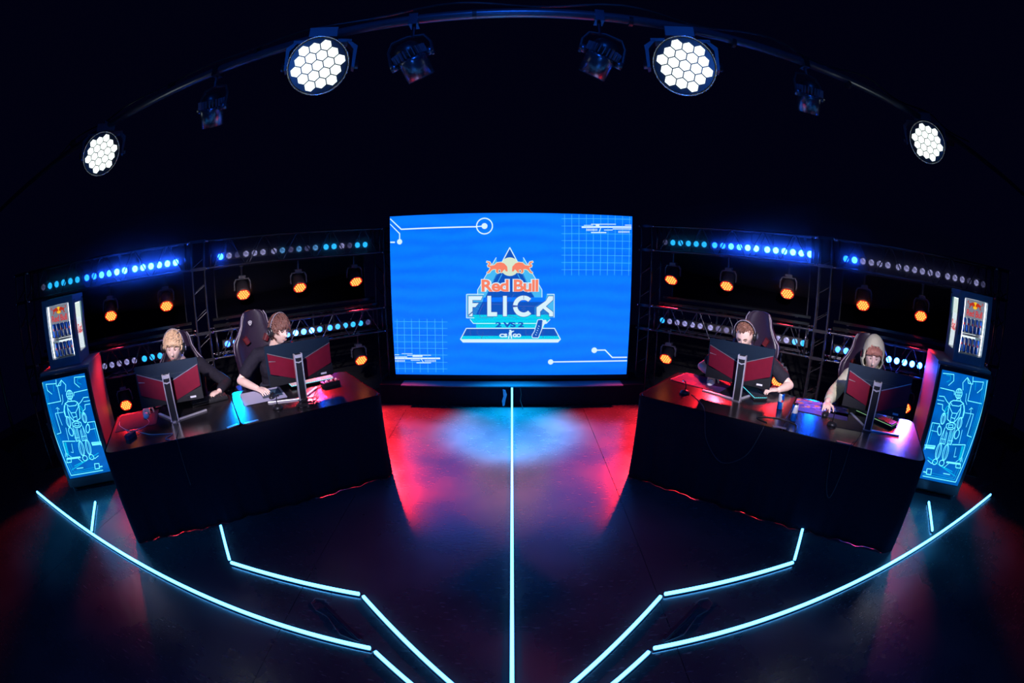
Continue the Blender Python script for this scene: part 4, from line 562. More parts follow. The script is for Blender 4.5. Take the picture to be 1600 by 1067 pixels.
tag(MB().tube([(x_, PY - 0.02 + 0.03 * math.sin(x_ * 7), 3.245 + 0.017 * x_ + 0.045 + 0.03 * math.sin(x_ * 3.1) ** 2) for x_ in [-4.2 + 0.1 * i for i in range(86)]], 0.007).build('power_cable', M_cable), 'black power cable strapped along the overhead lighting pipe', 'cable')
big = [((-3.179, 2.10, 2.94), 'outer left'), ((-1.064, 2.10, 3.0), 'inner left'), ((0.929, 2.10, 2.97), 'inner right'), ((3.293, 2.10, 3.07), 'outer right')]
for (c, n) in big:
    c = Vector(c); aim = (Vector((c.x * 0.10, -0.1, 1.9)) - c).normalized()
    C0 = Vector((0, 0, 1.924)); kf = (PY + (aim.y * 0.2)) / c.y; c = C0 + (c - C0) * kf
    wash('big round white lamp of nineteen cells, %s one on the overhead pipe' % n, 'big white lamps', c, aim, 0.172 * kf, 3.245 + c.x * 0.017 - 0.02, 'big', spin=0.25 if c.x < 0 else -0.25)
# dark unlit spots hanging between them
M_barrel = mat('glossy_lamp_barrel', (0.16, 0.17, 0.2), 0.25, 0.8, noise=0.1)
def darkspot(x, z, lean, label):
    t = thing('spot_light', label, 'stage light', (x, PY, z), 0, 'unlit spot lights')
    R = RY(lean) @ RX(0.40); q = R.to_quaternion()
    def p(nm, mb, m, smooth=True):
        o = mb.build(nm, m, t, smooth); o.rotation_mode = 'QUATERNION'; o.rotation_quaternion = q; return o
    p('barrel', MB().lathe([(0.070, -0.13), (0.078, -0.13), (0.082, -0.02), (0.083, 0.0), (0.07, 0.0)], n=32), M_barrel)
    p('lens', MB().lathe([(0.02, -0.122), (0.069, -0.12), (0.069, -0.115), (0.02, -0.115)], n=24), M_face)
    p('body', MB().lathe([(0.074, 0.002), (0.078, 0.0), (0.078, 0.055), (0.06, 0.085), (0.04, 0.10)], n=28), M_black)
    for k in range(24):
        a = 2 * PI * k / 24; o = p('cooling_fin', MB().box((0.086, 0, 0.027), (0.02, 0.005, 0.05)), M_grey, False); o.rotation_quaternion = q @ Matrix.Rotation(a, 3, 'Z').to_quaternion()
    for s_ in (-1, 1): p('knob', MB().cyl((s_ * 0.085, 0, -0.005), (s_ * 0.125, 0, -0.005), 0.024, n=14), M_barrel)
    yk = MB().tube([(-0.118, 0, -0.01), (-0.118, 0, 0.08), (-0.09, 0, 0.135), (0, 0, 0.15), (0.09, 0, 0.135), (0.118, 0, 0.08), (0.118, 0, -0.01)], 0.009, n=6); o = yk.build('yoke', M_mblack, t); o.rotation_euler = (0, lean * 0.5, 0)
    zt = 3.245 + x * 0.017
    MB().cyl((0, 0, 0.145), (0, 0, zt - z), 0.012, n=8).box((0, 0, zt - z - 0.01), (0.05, 0.075, 0.075)).build('clamp', M_metal, t)
    return t
darkspot(-1.875, 2.94, 0.12, 'unlit silver-barrelled spot lamp between the two left white lamps')
darkspot(-0.53, 2.97, -0.45, 'unlit silver-barrelled spot lamp right of the inner left white lamp')
darkspot(0.47, 2.98, 0.45, 'unlit silver-barrelled spot lamp left of the inner right white lamp')
darkspot(1.869, 3.03, -0.05, 'unlit silver-barrelled spot lamp between the two right white lamps')

# ------------------------------------------------------------------ drink cabinets
M_cabside = mat('cabinet_side_panel', (0.32, 0.30, 0.33), 0.45, noise=0.1)
M_cabdark = mat('cabinet_dark_frame', (0.012, 0.016, 0.022), 0.35, noise=0.2)
def cabscreen():
    m = bpy.data.materials.new('cabinet_display_blue'); m.use_nodes = True; nt = m.node_tree; b = nt.nodes['Principled BSDF']; L = nt.links.new
    tc = nt.nodes.new('ShaderNodeTexCoord'); n = nt.nodes.new('ShaderNodeTexNoise'); n.inputs['Scale'].default_value = 7; n.inputs['Detail'].default_value = 6; L(tc.outputs['Object'], n.inputs['Vector'])
    v = nt.nodes.new('ShaderNodeTexVoronoi'); v.distance = 'CHEBYCHEV'; v.inputs['Scale'].default_value = 9; L(tc.outputs['Object'], v.inputs['Vector'])
    ad = nt.nodes.new('ShaderNodeMath'); ad.operation = 'MULTIPLY'; L(n.outputs['Fac'], ad.inputs[0]); L(v.outputs['Distance'], ad.inputs[1])
    mx = nt.nodes.new('ShaderNodeMix'); mx.data_type = 'RGBA'; mx.inputs[6].default_value = (*lin((0, 112, 215)), 1); mx.inputs[7].default_value = (*lin((0, 50, 140)), 1)
    L(ad.outputs[0], mx.inputs[0]); L(mx.outputs[2], b.inputs['Emission Color']); b.inputs['Emission Strength'].default_value = 0.9
    b.inputs['Base Color'].default_value = (0.01, 0.02, 0.04, 1); b.inputs['Roughness'].default_value = 0.3
    return m
M_cabscr = cabscreen(); M_art0 = emi('neon_line_pale', lin((110, 238, 255)), 1.3); M_art1 = emi('neon_line_blue', lin((0, 185, 235)), 1.0)
M_teal = mat('cooler_teal_frame', (0.14, 0.34, 0.42), 0.4, noise=0.15)
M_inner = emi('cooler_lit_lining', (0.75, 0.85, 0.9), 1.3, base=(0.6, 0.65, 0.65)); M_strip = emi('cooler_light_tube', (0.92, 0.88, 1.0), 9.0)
M_header = emi('cooler_header_silver', lin((120, 130, 145)), 0.85, base=(0.3, 0.3, 0.3)); M_hwhite = emi('cooler_header_white', (0.8, 0.95, 0.88), 1.3)
M_redtxt = emi('red_lettering', lin((225, 60, 60)), 0.9); M_redbull = emi('red_bull_shape', lin((200, 50, 30)), 0.9); M_sun = emi('yellow_sun', lin((255, 200, 40)), 1.0)
M_glass = mat('clear_glass', (1, 1, 1), 0.02, trans=1.0, spec=0.3)
def can_mat():
    m = bpy.data.materials.new('blue_silver_can'); m.use_nodes = True; nt = m.node_tree; b = nt.nodes['Principled BSDF']; L = nt.links.new
    tc = nt.nodes.new('ShaderNodeTexCoord'); sp = nt.nodes.new('ShaderNodeSeparateXYZ'); L(tc.outputs['Object'], sp.inputs[0])
    def cmp(sock, th):
        c = nt.nodes.new('ShaderNodeMath'); c.operation = 'GREATER_THAN'; L(sock, c.inputs[0]); c.inputs[1].default_value = th; return c.outputs[0]
    sk = nt.nodes.new('ShaderNodeMath'); sk.operation = 'MULTIPLY_ADD'; L(sp.outputs[2], sk.inputs[0]); sk.inputs[1].default_value = 0.22; L(sp.outputs[0], sk.inputs[2])
    a = cmp(sk.outputs[0], 0.014); z = cmp(sp.outputs[2], 0.067); x = nt.nodes.new('ShaderNodeMath'); x.operation = 'SUBTRACT'; L(a, x.inputs[0]); L(z, x.inputs[1])
    ab = nt.nodes.new('ShaderNodeMath'); ab.operation = 'ABSOLUTE'; L(x.outputs[0], ab.inputs[0])
    mx = nt.nodes.new('ShaderNodeMix'); mx.data_type = 'RGBA'; mx.inputs[6].default_value = (0.0, 0.08, 0.5, 1); mx.inputs[7].default_value = (0.7, 0.72, 0.78, 1); L(ab.outputs[0], mx.inputs[0]); L(mx.outputs[2], b.inputs['Base Color'])
    b.inputs['Roughness'].default_value = 0.3; b.inputs['Metallic'].default_value = 0.45
    return m
M_can = can_mat()
CAN = {}
def can(loc, label, group=None, rotz=0.0):
    if not CAN:
        CAN['b'] = MB().lathe([(0.020, 0.0), (0.0265, 0.006), (0.0265, 0.120), (0.0225, 0.131)], n=16).mesh('body', M_can, True)
        CAN['l'] = MB().lathe([(0.0225, 0.131), (0.0235, 0.134), (0.020, 0.134), (0.019, 0.1315)], n=16).mesh('lid', M_chrome, True)
        CAN['e'] = MB().ell((0, -0.0262, 0.075), (0.009, 0.002, 0.012), nu=10, nv=6).mesh('red_mark', mat('can_red_print', (0.6, 0.02, 0.02), 0.4))
    t = thing('drink_can', label, 'can', loc, rotz, group)
    obj('body', CAN['b'], t); obj('lid', CAN['l'], t); obj('red_mark', CAN['e'], t)
    return t
def bull_logo(parent, cx, cz, s, y):
    """two bulls facing each other over a sun, word below; s is the width"""
    B = [(-.53, .10), (-.49, .18), (-.43, .15), (-.44, .12), (-.48, .13), (-.48, .09), (-.41, .06), (-.30, .08), (-.18, .14), (-.08, .11), (-.02, .0), (-.05, -.06), (-.10, -.02), (-.14, -.12), (-.18, -.10), (-.16, -.02), (-.28, -.03), (-.34, -.14), (-.42, -.15), (-.36, -.06), (-.38, .03), (-.46, .05)]
    put = lambda x, z: (cx + x * s, y, cz + z * s)
    m = MB(); flat(m, circ(0, 0.0, 0.17), lambda x, z: (cx + x * s, y + 0.001, cz + z * s)); m.build('sun_emblem', M_sun, parent)
    m = MB(); flat(m, B, put); flat(m, [(-x, z) for x, z in B[::-1]], put); m.build('bull_emblem', M_redbull, parent)
    text_mesh('Red Bull', (cx - s * 0.52, cz - s * 0.52), (cx + s * 0.52, cz - s * 0.22), 0.02, lambda x, z: (x, y, z), 'lettering', M_redtxt, parent)
for side in 'LR':
    sg = 1 if side == 'R' else -1
    x0, x1 = (2.67, 3.36) if side == 'R' else (-0.97, -0.31)
    zt = 1.235 if side == 'R' else 1.17
    yf = 1.13; wd = x1 - x0; xc = (x0 + x1) / 2; k = zt / 1.235
    c = place(side, 'display_cabinet', 'tall dark cabinet with a glowing blue robot drawing, %s of the stage' % SN[side], 'cabinet', xc, 0)
    fy = lambda z: yf + 0.0 - 0.03 * (1 - ((z - 0.62) / 0.62) ** 2)
    prof = [(fy(z), z) for z in [0.06 * k + (zt - 0.06 * k) * i / 14 for i in range(15)]] + [(1.80, zt + 0.02), (1.80, 0.0), (yf + 0.07, 0.0), (yf + 0.07, 0.06 * k)]
    m = MB(); m.prism(prof, -wd / 2 + 0.012, wd / 2 - 0.012, 'X'); bevel(m.build('body', M_cabdark, c), 0.004)
    for s_ in (-1, 1):
        pr = [(p[0] + (0.035 if i < 15 else 0), p[1]) for i, p in enumerate(prof)]
        m = MB(); m.prism(pr, s_ * (wd / 2 - 0.012), s_ * wd / 2, 'X'); m.build('side_panel', M_cabside, c)
    m = MB(); m.prism([(-wd / 2, yf + 0.06), (wd / 2, yf + 0.06), (wd / 2, 1.80), (-wd / 2, 1.80)], zt + 0.002, zt + 0.024, 'Z'); m.build('top_panel', M_cabside, c)
    # glowing front
    zz0, zz1 = 0.155 * k, 1.195 * k; hw = 0.300 * wd / 0.69
    vs = []; n = 20
    for i in range(n + 1):
        z = zz0 + (zz1 - zz0) * i / n
        for x in (-hw, hw): vs.append((x, fy(z) - 0.004, z))
    for i in range(n + 1):
        z = zz0 + (zz1 - zz0) * i / n
        for x in (-hw, hw): vs.append((x, fy(z) + 0.004, z))
    o = (n + 1) * 2
    m = MB(); m.add(vs, [(2 * i, 2 * i + 1, 2 * i + 3, 2 * i + 2) for i in range(n)] + [(0, o, o + 1, 1), (2 * n, 2 * n + 1, o + 2 * n + 1, o + 2 * n)]); m.build('display', M_cabscr, c, True)
    fr = MB()
    for s_ in (-1, 1):
        fr.add([(s_ * a, fy(zz0 - 0.01 + (zz1 - zz0 + 0.02) * i / n) - b, zz0 - 0.01 + (zz1 - zz0 + 0.02) * i / n) for i in range(n + 1) for a, b in ((hw + 0.001, 0.0), (hw + 0.001, 0.012), (wd / 2 - 0.004, 0.010), (wd / 2 - 0.004, 0.0))], [(4 * i + j, 4 * i + (j + 1) % 4, 4 * i + 4 + (j + 1) % 4, 4 * i + 4 + j) for i in range(n) for j in range(4)])
    fr.box((0, fy(zz1) - 0.004, (zz1 + zt) / 2 + 0.003), (wd - 0.01, 0.018, zt - zz1)); fr.box((0, fy(zz0) - 0.004, zz0 - 0.05 * k), (wd - 0.01, 0.018, 0.09 * k)); fr.build('front_frame', M_cabdark, c)
    a0 = MB()
    for pts, wdt, ci in ART[1]:
        a0.k = ci; q = []
        for i in range(len(pts)):
            q.append(pts[i])
            if i < len(pts) - 1:
                d = abs(pts[i + 1][1] - pts[i][1])
                for j in range(1, int(d / 0.08) + 1): f = j / (int(d / 0.08) + 1); q.append([pts[i][0] + (pts[i + 1][0] - pts[i][0]) * f, pts[i][1] + (pts[i + 1][1] - pts[i][1]) * f])
        q = [((p[0] - 3.016) * sg * 0.985, (p[1] - 0.01) * k * 0.985) for p in q]
        ribbon(a0, q, wdt * 0.0017, lambda x, z: (max(-hw, min(hw, x)), fy(z) - 0.006, z))
    a0.build('robot_line_drawing', [M_art0, M_art1], c)
    # the small glass cooler standing on top
    fw, fd, fh = 0.42, 0.42, 0.65
    fx = (3.09 if side == 'R' else -0.655); fz = zt + 0.026
    f = place(side, 'glass_cooler', 'small glass-doored drink cooler standing on the %s cabinet' % SN[side], 'fridge', fx, 1.33, fz)
    MB().box((0, fd / 2, 0.035), (fw, fd, 0.07)).build('base', M_teal, f); MB().box((0, fd / 2, fh - 0.02), (fw, fd, 0.04)).build('top', M_teal, f)
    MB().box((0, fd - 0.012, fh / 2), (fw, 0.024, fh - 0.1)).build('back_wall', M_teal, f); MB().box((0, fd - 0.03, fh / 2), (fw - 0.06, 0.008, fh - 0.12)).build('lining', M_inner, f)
    ins = -sg   # side that faces the screen is glass
    MB().box((-ins * (fw / 2 - 0.012), fd / 2, fh / 2), (0.024, fd - 0.02, fh - 0.1)).build('side_wall', M_teal, f)
    fr = MB(); bw = 0.058
    fr.box((-fw / 2 + bw / 2, 0.0, fh / 2), (bw, 0.035, fh)); fr.box((fw / 2 - bw / 2, 0.0, fh / 2), (bw, 0.035, fh)); fr.box((0, 0, fh - 0.03), (fw - 2 * bw, 0.035, 0.06)); fr.box((0, 0, 0.042), (fw - 2 * bw, 0.035, 0.084))
    d_ = bevel(fr.build('door', M_teal, f), 0.003)
    MB().box((0, 0.004, fh / 2 + 0.012), (fw - 2 * bw + 0.004, 0.004, fh - 0.14)).build('pane', M_glass, d_)
    MB().cyl((ins * (fw / 2 - 0.02), -0.03, 0.25), (ins * (fw / 2 - 0.02), -0.03, 0.42), 0.006, n=8).build('handle', M_black, d_)
    sf = MB(); xs_ = ins * (fw / 2 - 0.012)
    sf.box((xs_, 0.045, fh / 2), (0.024, 0.05, fh - 0.1)); sf.box((xs_, fd - 0.05, fh / 2), (0.024, 0.05, fh - 0.1)); sf.box((xs_, fd / 2, fh - 0.06), (0.024, fd - 0.14, 0.04)); sf.box((xs_, fd / 2, 0.085), (0.024, fd - 0.14, 0.03))
    s2 = sf.build('side_frame', M_teal, f); MB().box((xs_, fd / 2, fh / 2), (0.003, fd - 0.15, fh - 0.18)).build('pane', M_glass, s2)
    # header sign, light tubes, shelves
    MB().box((0, 0.035, fh - 0.15), (fw - 0.12, 0.01, 0.175)).build('header_sign', M_header, f); bull_logo(f, 0.0, fh - 0.115, 0.20, 0.0285)
    MB().box((xs_ - ins * 0.022, fd / 2, fh - 0.15), (0.008, fd - 0.16, 0.16)).build('side_sign', M_hwhite, f)
    text_mesh('Red', (0, 0.26), (1, 0.36), 0.02, lambda x, z: (xs_ + ins * 0.004, (0.12 + 0.16 * x) if ins > 0 else (0.28 - 0.16 * x), z), 'side_lettering', M_redtxt, f)
    for s_ in (-1, 1): MB().cyl((s_ * (fw / 2 - 0.072), 0.03, 0.09), (s_ * (fw / 2 - 0.072), 0.03, fh - 0.07), 0.007, n=8).build('light_tube', M_strip, f)
    for r_, zz in enumerate((0.085, 0.270)):
        MB().box((0, fd / 2 + 0.01, zz + 0.004), (fw - 0.06, fd - 0.09, 0.008)).build('shelf', M_silver, f)
        MB().box((0, 0.052, zz + 0.172 * (1 if r_ else 1)), (fw - 0.13, 0.006, 0.018)).build('price_rail', mat('grey_price_rail', (0.25, 0.27, 0.3), 0.5, noise=0.6, nscale=90), f)
        for j in range(5):
            px = -0.108 + 0.054 * j
            q = W(side, fx + px, 1.33 + 0.088, fz + zz + 0.008)
            can(q, 'blue and silver can, %s on the %s shelf of the %s cooler' % (('leftmost', 'second from the left', 'middle one', 'second from the right', 'rightmost')[j], ('lower', 'upper')[r_], SN[side]), 'cans on the %s shelf of the %s cooler' % (('lower', 'upper')[r_], SN[side]), YAW[side])
# ------------------------------------------------------------------ monitors
M_mon = mat('monitor_shell_navy', (0.006, 0.018, 0.04), 0.4, 0.3, noise=0.2)
M_monred = mat('monitor_red_band', (0.22, 0.007, 0.03), 0.4, 0.5, noise=0.2)
M_monlow = mat('monitor_lower_black', (0.003, 0.003, 0.006), 0.5, noise=0.2)
M_bright = mat('bright_silver_edge', (0.8, 0.76, 0.84), 0.35, 0.6, noise=0.1)
M_scrn = emi('monitor_screen_image', (0.5, 0.7, 1.0), 0.55)
def monitor(side, X, Y, label, legs, yaw=0.0, tilt=0.06, col=None):
    """X,Y: foot of the column; legs: end points of the two feet relative to it in the desk frame"""
    t = place(side, 'gaming_monitor', label, 'monitor', X, Y, 0.752, 0)
    Wd, Hd = 0.60, 0.335; R = RZ(yaw) @ RX(-tilt)
    pc = Vector((0.0, 0.125, 0.285)) + Vector(col or (0, 0, 0))
    def P(x, y, h): return pc + R @ Vector(((x - 0.5) * Wd, h, (0.5 - y) * Hd))     # x 0..1 , y 0 top..1 bottom
    def bowed(poly, h0, h1, name, m, parent):
        mb = MB(); tri = geometry.tessellate_polygon([[Vector((p[0], p[1], 0)) for p in poly]]); N = len(poly)
        mb.add([P(*p, h0) for p in poly] + [P(*p, h1) for p in poly], [tuple(q) for q in tri] + [tuple(i + N for i in q) for q in tri] + [(i, (i + 1) % N, N + (i + 1) % N, N + i) for i in range(N)])
        return mb.build(name, m, parent)
    sh = bowed([(0, 0), (1, 0), (1, 1), (0, 1)], -0.008, 0.012, 'shell', M_mon, t); bevel(sh, 0.003)
    bowed([(0.012, 0.02), (0.988, 0.02), (0.988, 0.95), (0.012, 0.95)], 0.0125, 0.014, 'screen', M_scrn, t)
    bowed([(0.12, 0.3), (0.88, 0.3), (0.82, 0.98), (0.18, 0.98)], -0.02, -0.006, 'back_bulge', M_mon, t)
    bowed([(0.0, 0.70), (0.40, 0.90), (0.60, 0.90), (1.0, 0.70), (1.0, 1.0), (0.0, 1.0)], -0.023, -0.0195, 'lower_back', M_monlow, t)
    bowed([(0.02, 0.17), (0.46, 0.47), (0.49, 0.96), (0.03, 0.68)], -0.027, -0.0235, 'red_band', M_monred, t)
    bowed([(0.55, 0.47), (0.99, 0.17), (0.985, 0.68), (0.54, 0.96)], -0.027, -0.0235, 'red_band', M_monred, t)
    bowed([(0.02, 0.155), (0.46, 0.45), (0.46, 0.47), (0.02, 0.172)], -0.029, -0.0235, 'trim_line', M_silver, t)
    bowed([(0.55, 0.45), (0.99, 0.155), (0.99, 0.172), (0.55, 0.47)], -0.029, -0.0235, 'trim_line', M_silver, t)
    bowed([(0.03, 0.35), (0.13, 0.385), (0.13, 0.395), (0.03, 0.375)], -0.0285, -0.0265, 'side_slash', M_silver, t)
    bowed([(0.80, 0.90), (0.89, 0.90), (0.89, 0.945), (0.80, 0.945)], -0.0255, -0.023, 'port_sticker', mat('white_sticker', (0.7, 0.7, 0.75), 0.5, noise=0.1), t)
    bowed([(0.74, 0.87), (0.79, 0.87), (0.79, 0.95), (0.74, 0.95)], -0.03, -0.023, 'port_block', M_black, t)
    # column
    cx = 0.0; Rz = RZ(yaw)
    top = 0.385
    m = MB(); m.box((0, 0.0, top / 2), (0.055, 0.03, top), None); m.v = [tuple(Rz @ Vector(p)) for p in m.v]; bevel(m.build('column', M_black, t), 0.003)
    for s_ in (-1, 1):
        m = MB(); m.box((s_ * 0.032, -0.006, top / 2), (0.008, 0.034, top + 0.006)); m.v = [tuple(Rz @ Vector(p)) for p in m.v]; m.build('column_edge', M_bright, t)
    m = MB(); m.prism([(-0.036, top + 0.004), (-0.02, top - 0.004), (0.02, top - 0.004), (0.036, top + 0.004), (0.036, top - 0.022), (0.02, top - 0.03), (-0.02, top - 0.03), (-0.036, top - 0.022)], -0.026, -0.012, 'Y'); m.prism([(-0.034, top - 0.055), (0, top - 0.065), (0.034, top - 0.055), (0.034, top - 0.063), (0, top - 0.075), (-0.034, top - 0.063)], -0.022, -0.014, 'Y')
    m.v = [tuple(Rz @ Vector(p)) for p in m.v]; m.build('column_cap', M_bright, t)
    m = MB(); m.cyl((0, 0.01, pc.z), pc + Vector((0, -0.01, 0)), 0.028, n=12); m.build('arm', M_black, t, True)
    m = MB(); m.rbox((0, 0.0, 0.004), (0.09, 0.06, 0.008), 0.02); m.build('foot_plate', M_silver, t)
    for lx, ly in legs:
        d = Vector((lx, ly, 0)); L_ = d.length; a = math.atan2(ly, lx)
        bevel(MB().box((L_ / 2, 0, 0.006), (L_, 0.024, 0.012)).build('foot', M_bright, t, rotz=a, loc=(0, 0, 0)), 0.003)
    return t
monitor('L', 0.642, 0.405, 'monitor with a dark red chevron back in front of the blond player', [(-0.17, 0.26), (0.30, 0.11)], -0.05)
monitor('L', 1.800, 0.300, 'monitor with a red chevron back in front of the brown-haired player', [(-0.30, 0.085), (0.20, 0.22)], 0.06, col=(0.045, 0.03, 0))
monitor('R', 0.745, 0.403, 'monitor with a red chevron back hiding the chin of the bowed short-haired player', [(-0.34, 0.06), (0.10, 0.26)], 0.0, col=(-0.045, 0, 0))
monitor('R', 1.944, 0.395, 'dark monitor with a red chevron back in front of the hooded player', [(-0.16, 0.32), (0.31, 0.02)], -0.05, col=(0.03, 0, 0))

# ------------------------------------------------------------------ pads, keyboards, mice, small gear
def pad_mat(name, cols, scale, kind='v'):
    m = bpy.data.materials.new(name); m.use_nodes = True; nt = m.node_tree; b = nt.nodes['Principled BSDF']; L = nt.links.new
    tc = nt.nodes.new('ShaderNodeTexCoord'); v = nt.nodes.new('ShaderNodeTexVoronoi'); v.inputs['Scale'].default_value = scale; L(tc.outputs['Object'], v.inputs['Vector'])
    r = nt.nodes.new('ShaderNodeValToRGB'); r.color_ramp.interpolation = 'CONSTANT'; sp = nt.nodes.new('ShaderNodeSeparateColor'); L(v.outputs['Color'], sp.inputs[0]); L(sp.outputs[0], r.inputs[0])
    e = r.color_ramp.elements
    while len(e) < len(cols): e.new(0.5)
    for i, c in enumerate(cols): e[i].position = i / len(cols); e[i].color = (*c, 1)
    L(r.outputs[0], b.inputs['Base Color']); b.inputs['Roughness'].default_value = 0.75; return m
M_keys = mat('dark_keycaps', (0.02, 0.02, 0.025), 0.5, noise=0.3)
def pad(side, X, Y, w_, d_, yaw, m, label):
    t = place(side, 'mouse_pad', label, 'mouse pad', X, Y, 0.7525, yaw)
    MB().rbox((0, 0, 0.0015), (w_, d_, 0.003), 0.02, n=4).build('surface', m, t)
    MB().tube([(x, y, 0.0015) for x, y in [(w_ / 2, d_ / 2 - 0.02), (w_ / 2 - 0.02, d_ / 2), (-w_ / 2 + 0.02, d_ / 2), (-w_ / 2, d_ / 2 - 0.02), (-w_ / 2, -d_ / 2 + 0.02), (-w_ / 2 + 0.02, -d_ / 2), (w_ / 2 - 0.02, -d_ / 2), (w_ / 2, -d_ / 2 + 0.02)]], 0.0022, closed=True).build('stitched_edge', M_black, t)
    return t
pad('L', 0.245, 0.62, 0.42, 0.40, 0.0, mat('charcoal_pad', (0.035, 0.022, 0.03), 0.8, noise=0.5, nscale=12), 'charcoal mouse pad under the blond player mouse')
p = pad('L', 1.49, 0.60, 0.40, 0.36, 0.0, mat('lavender_pad', (0.42, 0.40, 0.55), 0.7, noise=0.06), 'pale lavender mouse pad at the joint of the left desks')
MB().rbox((0.085, 0.02, 0.0034), (0.19, 0.22, 0.001), 0.01).build('painted_reflection', mat('slate_reflection', (0.03, 0.06, 0.10), 0.5, noise=0.3), p)  # monitor glow reflected on the pad, painted as thin slate panels
MB().rbox((0.085, 0.02, 0.0042), (0.16, 0.10, 0.0006), 0.005).build('painted_reflection', mat('slate_reflection_light', (0.05, 0.11, 0.17), 0.5, noise=0.5, nscale=40), p)
pad('R', 0.31, 0.695, 0.52, 0.34, -0.12, pad_mat('facet_print', [(0.10, 0.015, 0.12), (0.05, 0.01, 0.09), (0.16, 0.02, 0.09), (0.03, 0.015, 0.10), (0.08, 0.01, 0.05)], 9), 'purple facet-patterned mouse pad at the inner end of the right desks')
p = pad('R', 1.50, 0.66, 0.52, 0.34, 0.0, pad_mat('comic_print', [(0.08, 0.05, 0.35), (0.25, 0.18, 0.6), (0.05, 0.12, 0.5), (0.5, 0.18, 0.05), (0.12, 0.04, 0.3), (0.03, 0.03, 0.2)], 26), 'bright blue and orange comic-patterned mouse pad of the hooded player')
MB().rbox((0, -0.115, 0.0036), (0.51, 0.10, 0.001), 0.01).build('plain_band', mat('violet_band', (0.05, 0.03, 0.16), 0.6, noise=0.3), p)
pad('R', 1.78, 0.50, 0.36, 0.36, 0.1, mat('brown_black_pad', (0.03, 0.02, 0.018), 0.75, noise=0.5, nscale=30), 'plain dark mat under the hooded player monitor')
def keyboard(side, X, Y, yaw, label, glow=None, w_=0.36, edge=None, tilt=0.0):
    t = place(side, 'keyboard', label, 'keyboard', X, Y, 0.753, yaw)
    R = RX(tilt)
    bevel(MB().box((0, 0, 0.012), (w_, 0.135, 0.02)).build('case', M_black, t), 0.003)
    pl = MB().box((0, 0, 0.0235), (w_ - 0.012, 0.123, 0.003)); pl.build('key_plate', glow or M_black, t)
    nx = int(w_ / 0.0205); k = MB()
    for j in range(6):
        for i in range(nx):
            if j == 0 and 3 <= i <= 7: continue
            k.box((-w_ / 2 + 0.016 + i * (w_ - 0.03) / (nx - 1), -0.052 + j * 0.0205, 0.0305), (0.0165, 0.0155, 0.011))
        if j == 0: k.box((-w_ / 2 + 0.016 + 5 * (w_ - 0.03) / (nx - 1), -0.052, 0.0305), (0.1, 0.0155, 0.011))
    o = k.build('keys', edge or M_keys, t); o['kind'] = 'stuff'; return t
M_kcy = emi('cyan_key_glow', (0.1, 0.75, 0.85), 1.6); M_kmix = emi('green_key_glow', (0.35, 0.75, 0.35), 0.7); M_kpink = emi('white_pink_key_glow', (0.8, 0.5, 0.6), 0.8)
keyboard('L', 0.98, 0.74, 0.15, 'dark keyboard under the blond player left hand', None, 0.36)
keyboard('L', 1.99, 0.695, 0.02, 'keyboard glowing cyan at the brown-haired player left hand', M_kcy, 0.43, M_kpink)
keyboard('R', 0.83, 0.68, -0.95, 'keyboard with cyan-lit edge standing diagonally before the bowed player', M_kcy, 0.36)
keyboard('R', 2.04, 0.70, -0.55, 'keyboard with small green-lit keys before the hooded player', M_kmix, 0.42)
def mouse(side, X, Y, yaw, m, label, z=0.7555):
    t = place(side, 'computer_mouse', label, 'mouse', X, Y, z, yaw)
    def f(p):
        q = Vector(p); q.z = max(q.z, -0.15); 
        if q.y < 0: q.x *= 1 - 0.18 * abs(q.y)
        return q
    MB().ell((0, 0, 0.005), (0.032, 0.060, 0.034), fn=f, nu=18, nv=12).build('shell', m, t, True)
    MB().cyl((-0.004, -0.032, 0.032), (0.004, -0.032, 0.032), 0.009, n=12).build('wheel', M_black, t, True)
    MB().box((0, -0.045, 0.0275), (0.0015, 0.035, 0.012), RX(0.5)).build('button_gap', M_black, t)
    return t
mouse('L', 0.338, 0.66, PI + 0.1, mat('ice_blue_mouse', (0.25, 0.55, 0.7), 0.35, noise=0.1), 'pale blue mouse in the blond player hand')
mouse('L', 1.565, 0.50, PI - 0.4, M_black, 'black mouse under the brown-haired player hand')
mouse('R', 0.40, 0.685, PI, mat('white_mouse', (0.75, 0.72, 0.75), 0.35, noise=0.05), 'white mouse in the bowed player hand')
mouse('R', 1.545, 0.525, PI - 0.2, M_black, 'black mouse under the hooded player hand')
def boxy(side, X, Y, yaw, d, label, name, cat, m=M_black, knobs=0):
    t = place(side, name, label, cat, X, Y, 0.752, yaw)
    bevel(MB().rbox((0, 0, d[2] / 2), d, 0.006).build('case', m, t), 0.002)
    for i in range(knobs): MB().cyl((-d[0] * 0.35 + i * d[0] * 0.7 / max(knobs - 1, 1), 0, d[2]), (-d[0] * 0.35 + i * d[0] * 0.7 / max(knobs - 1, 1), 0, d[2] + 0.012), 0.008, n=10).build('knob', M_kpink if i % 2 else M_monred, t, True)
    return t
b_ = boxy('L', 0.225, 0.235, -0.6, (0.055, 0.11, 0.035), 'small black control box with a tiny grey button by the outer left end', 'control_box', 'control box', mat('navy_box', (0.02, 0.03, 0.07), 0.4, noise=0.2)); MB().box((0, 0.01, 0.037), (0.016, 0.016, 0.004)).build('button', M_silver, b_)
boxy('L', 2.13, 0.52, 0.12, (0.17, 0.075, 0.04), 'black audio box with small red knobs below the cyan keyboard', 'audio_box', 'audio box', M_black, 6)
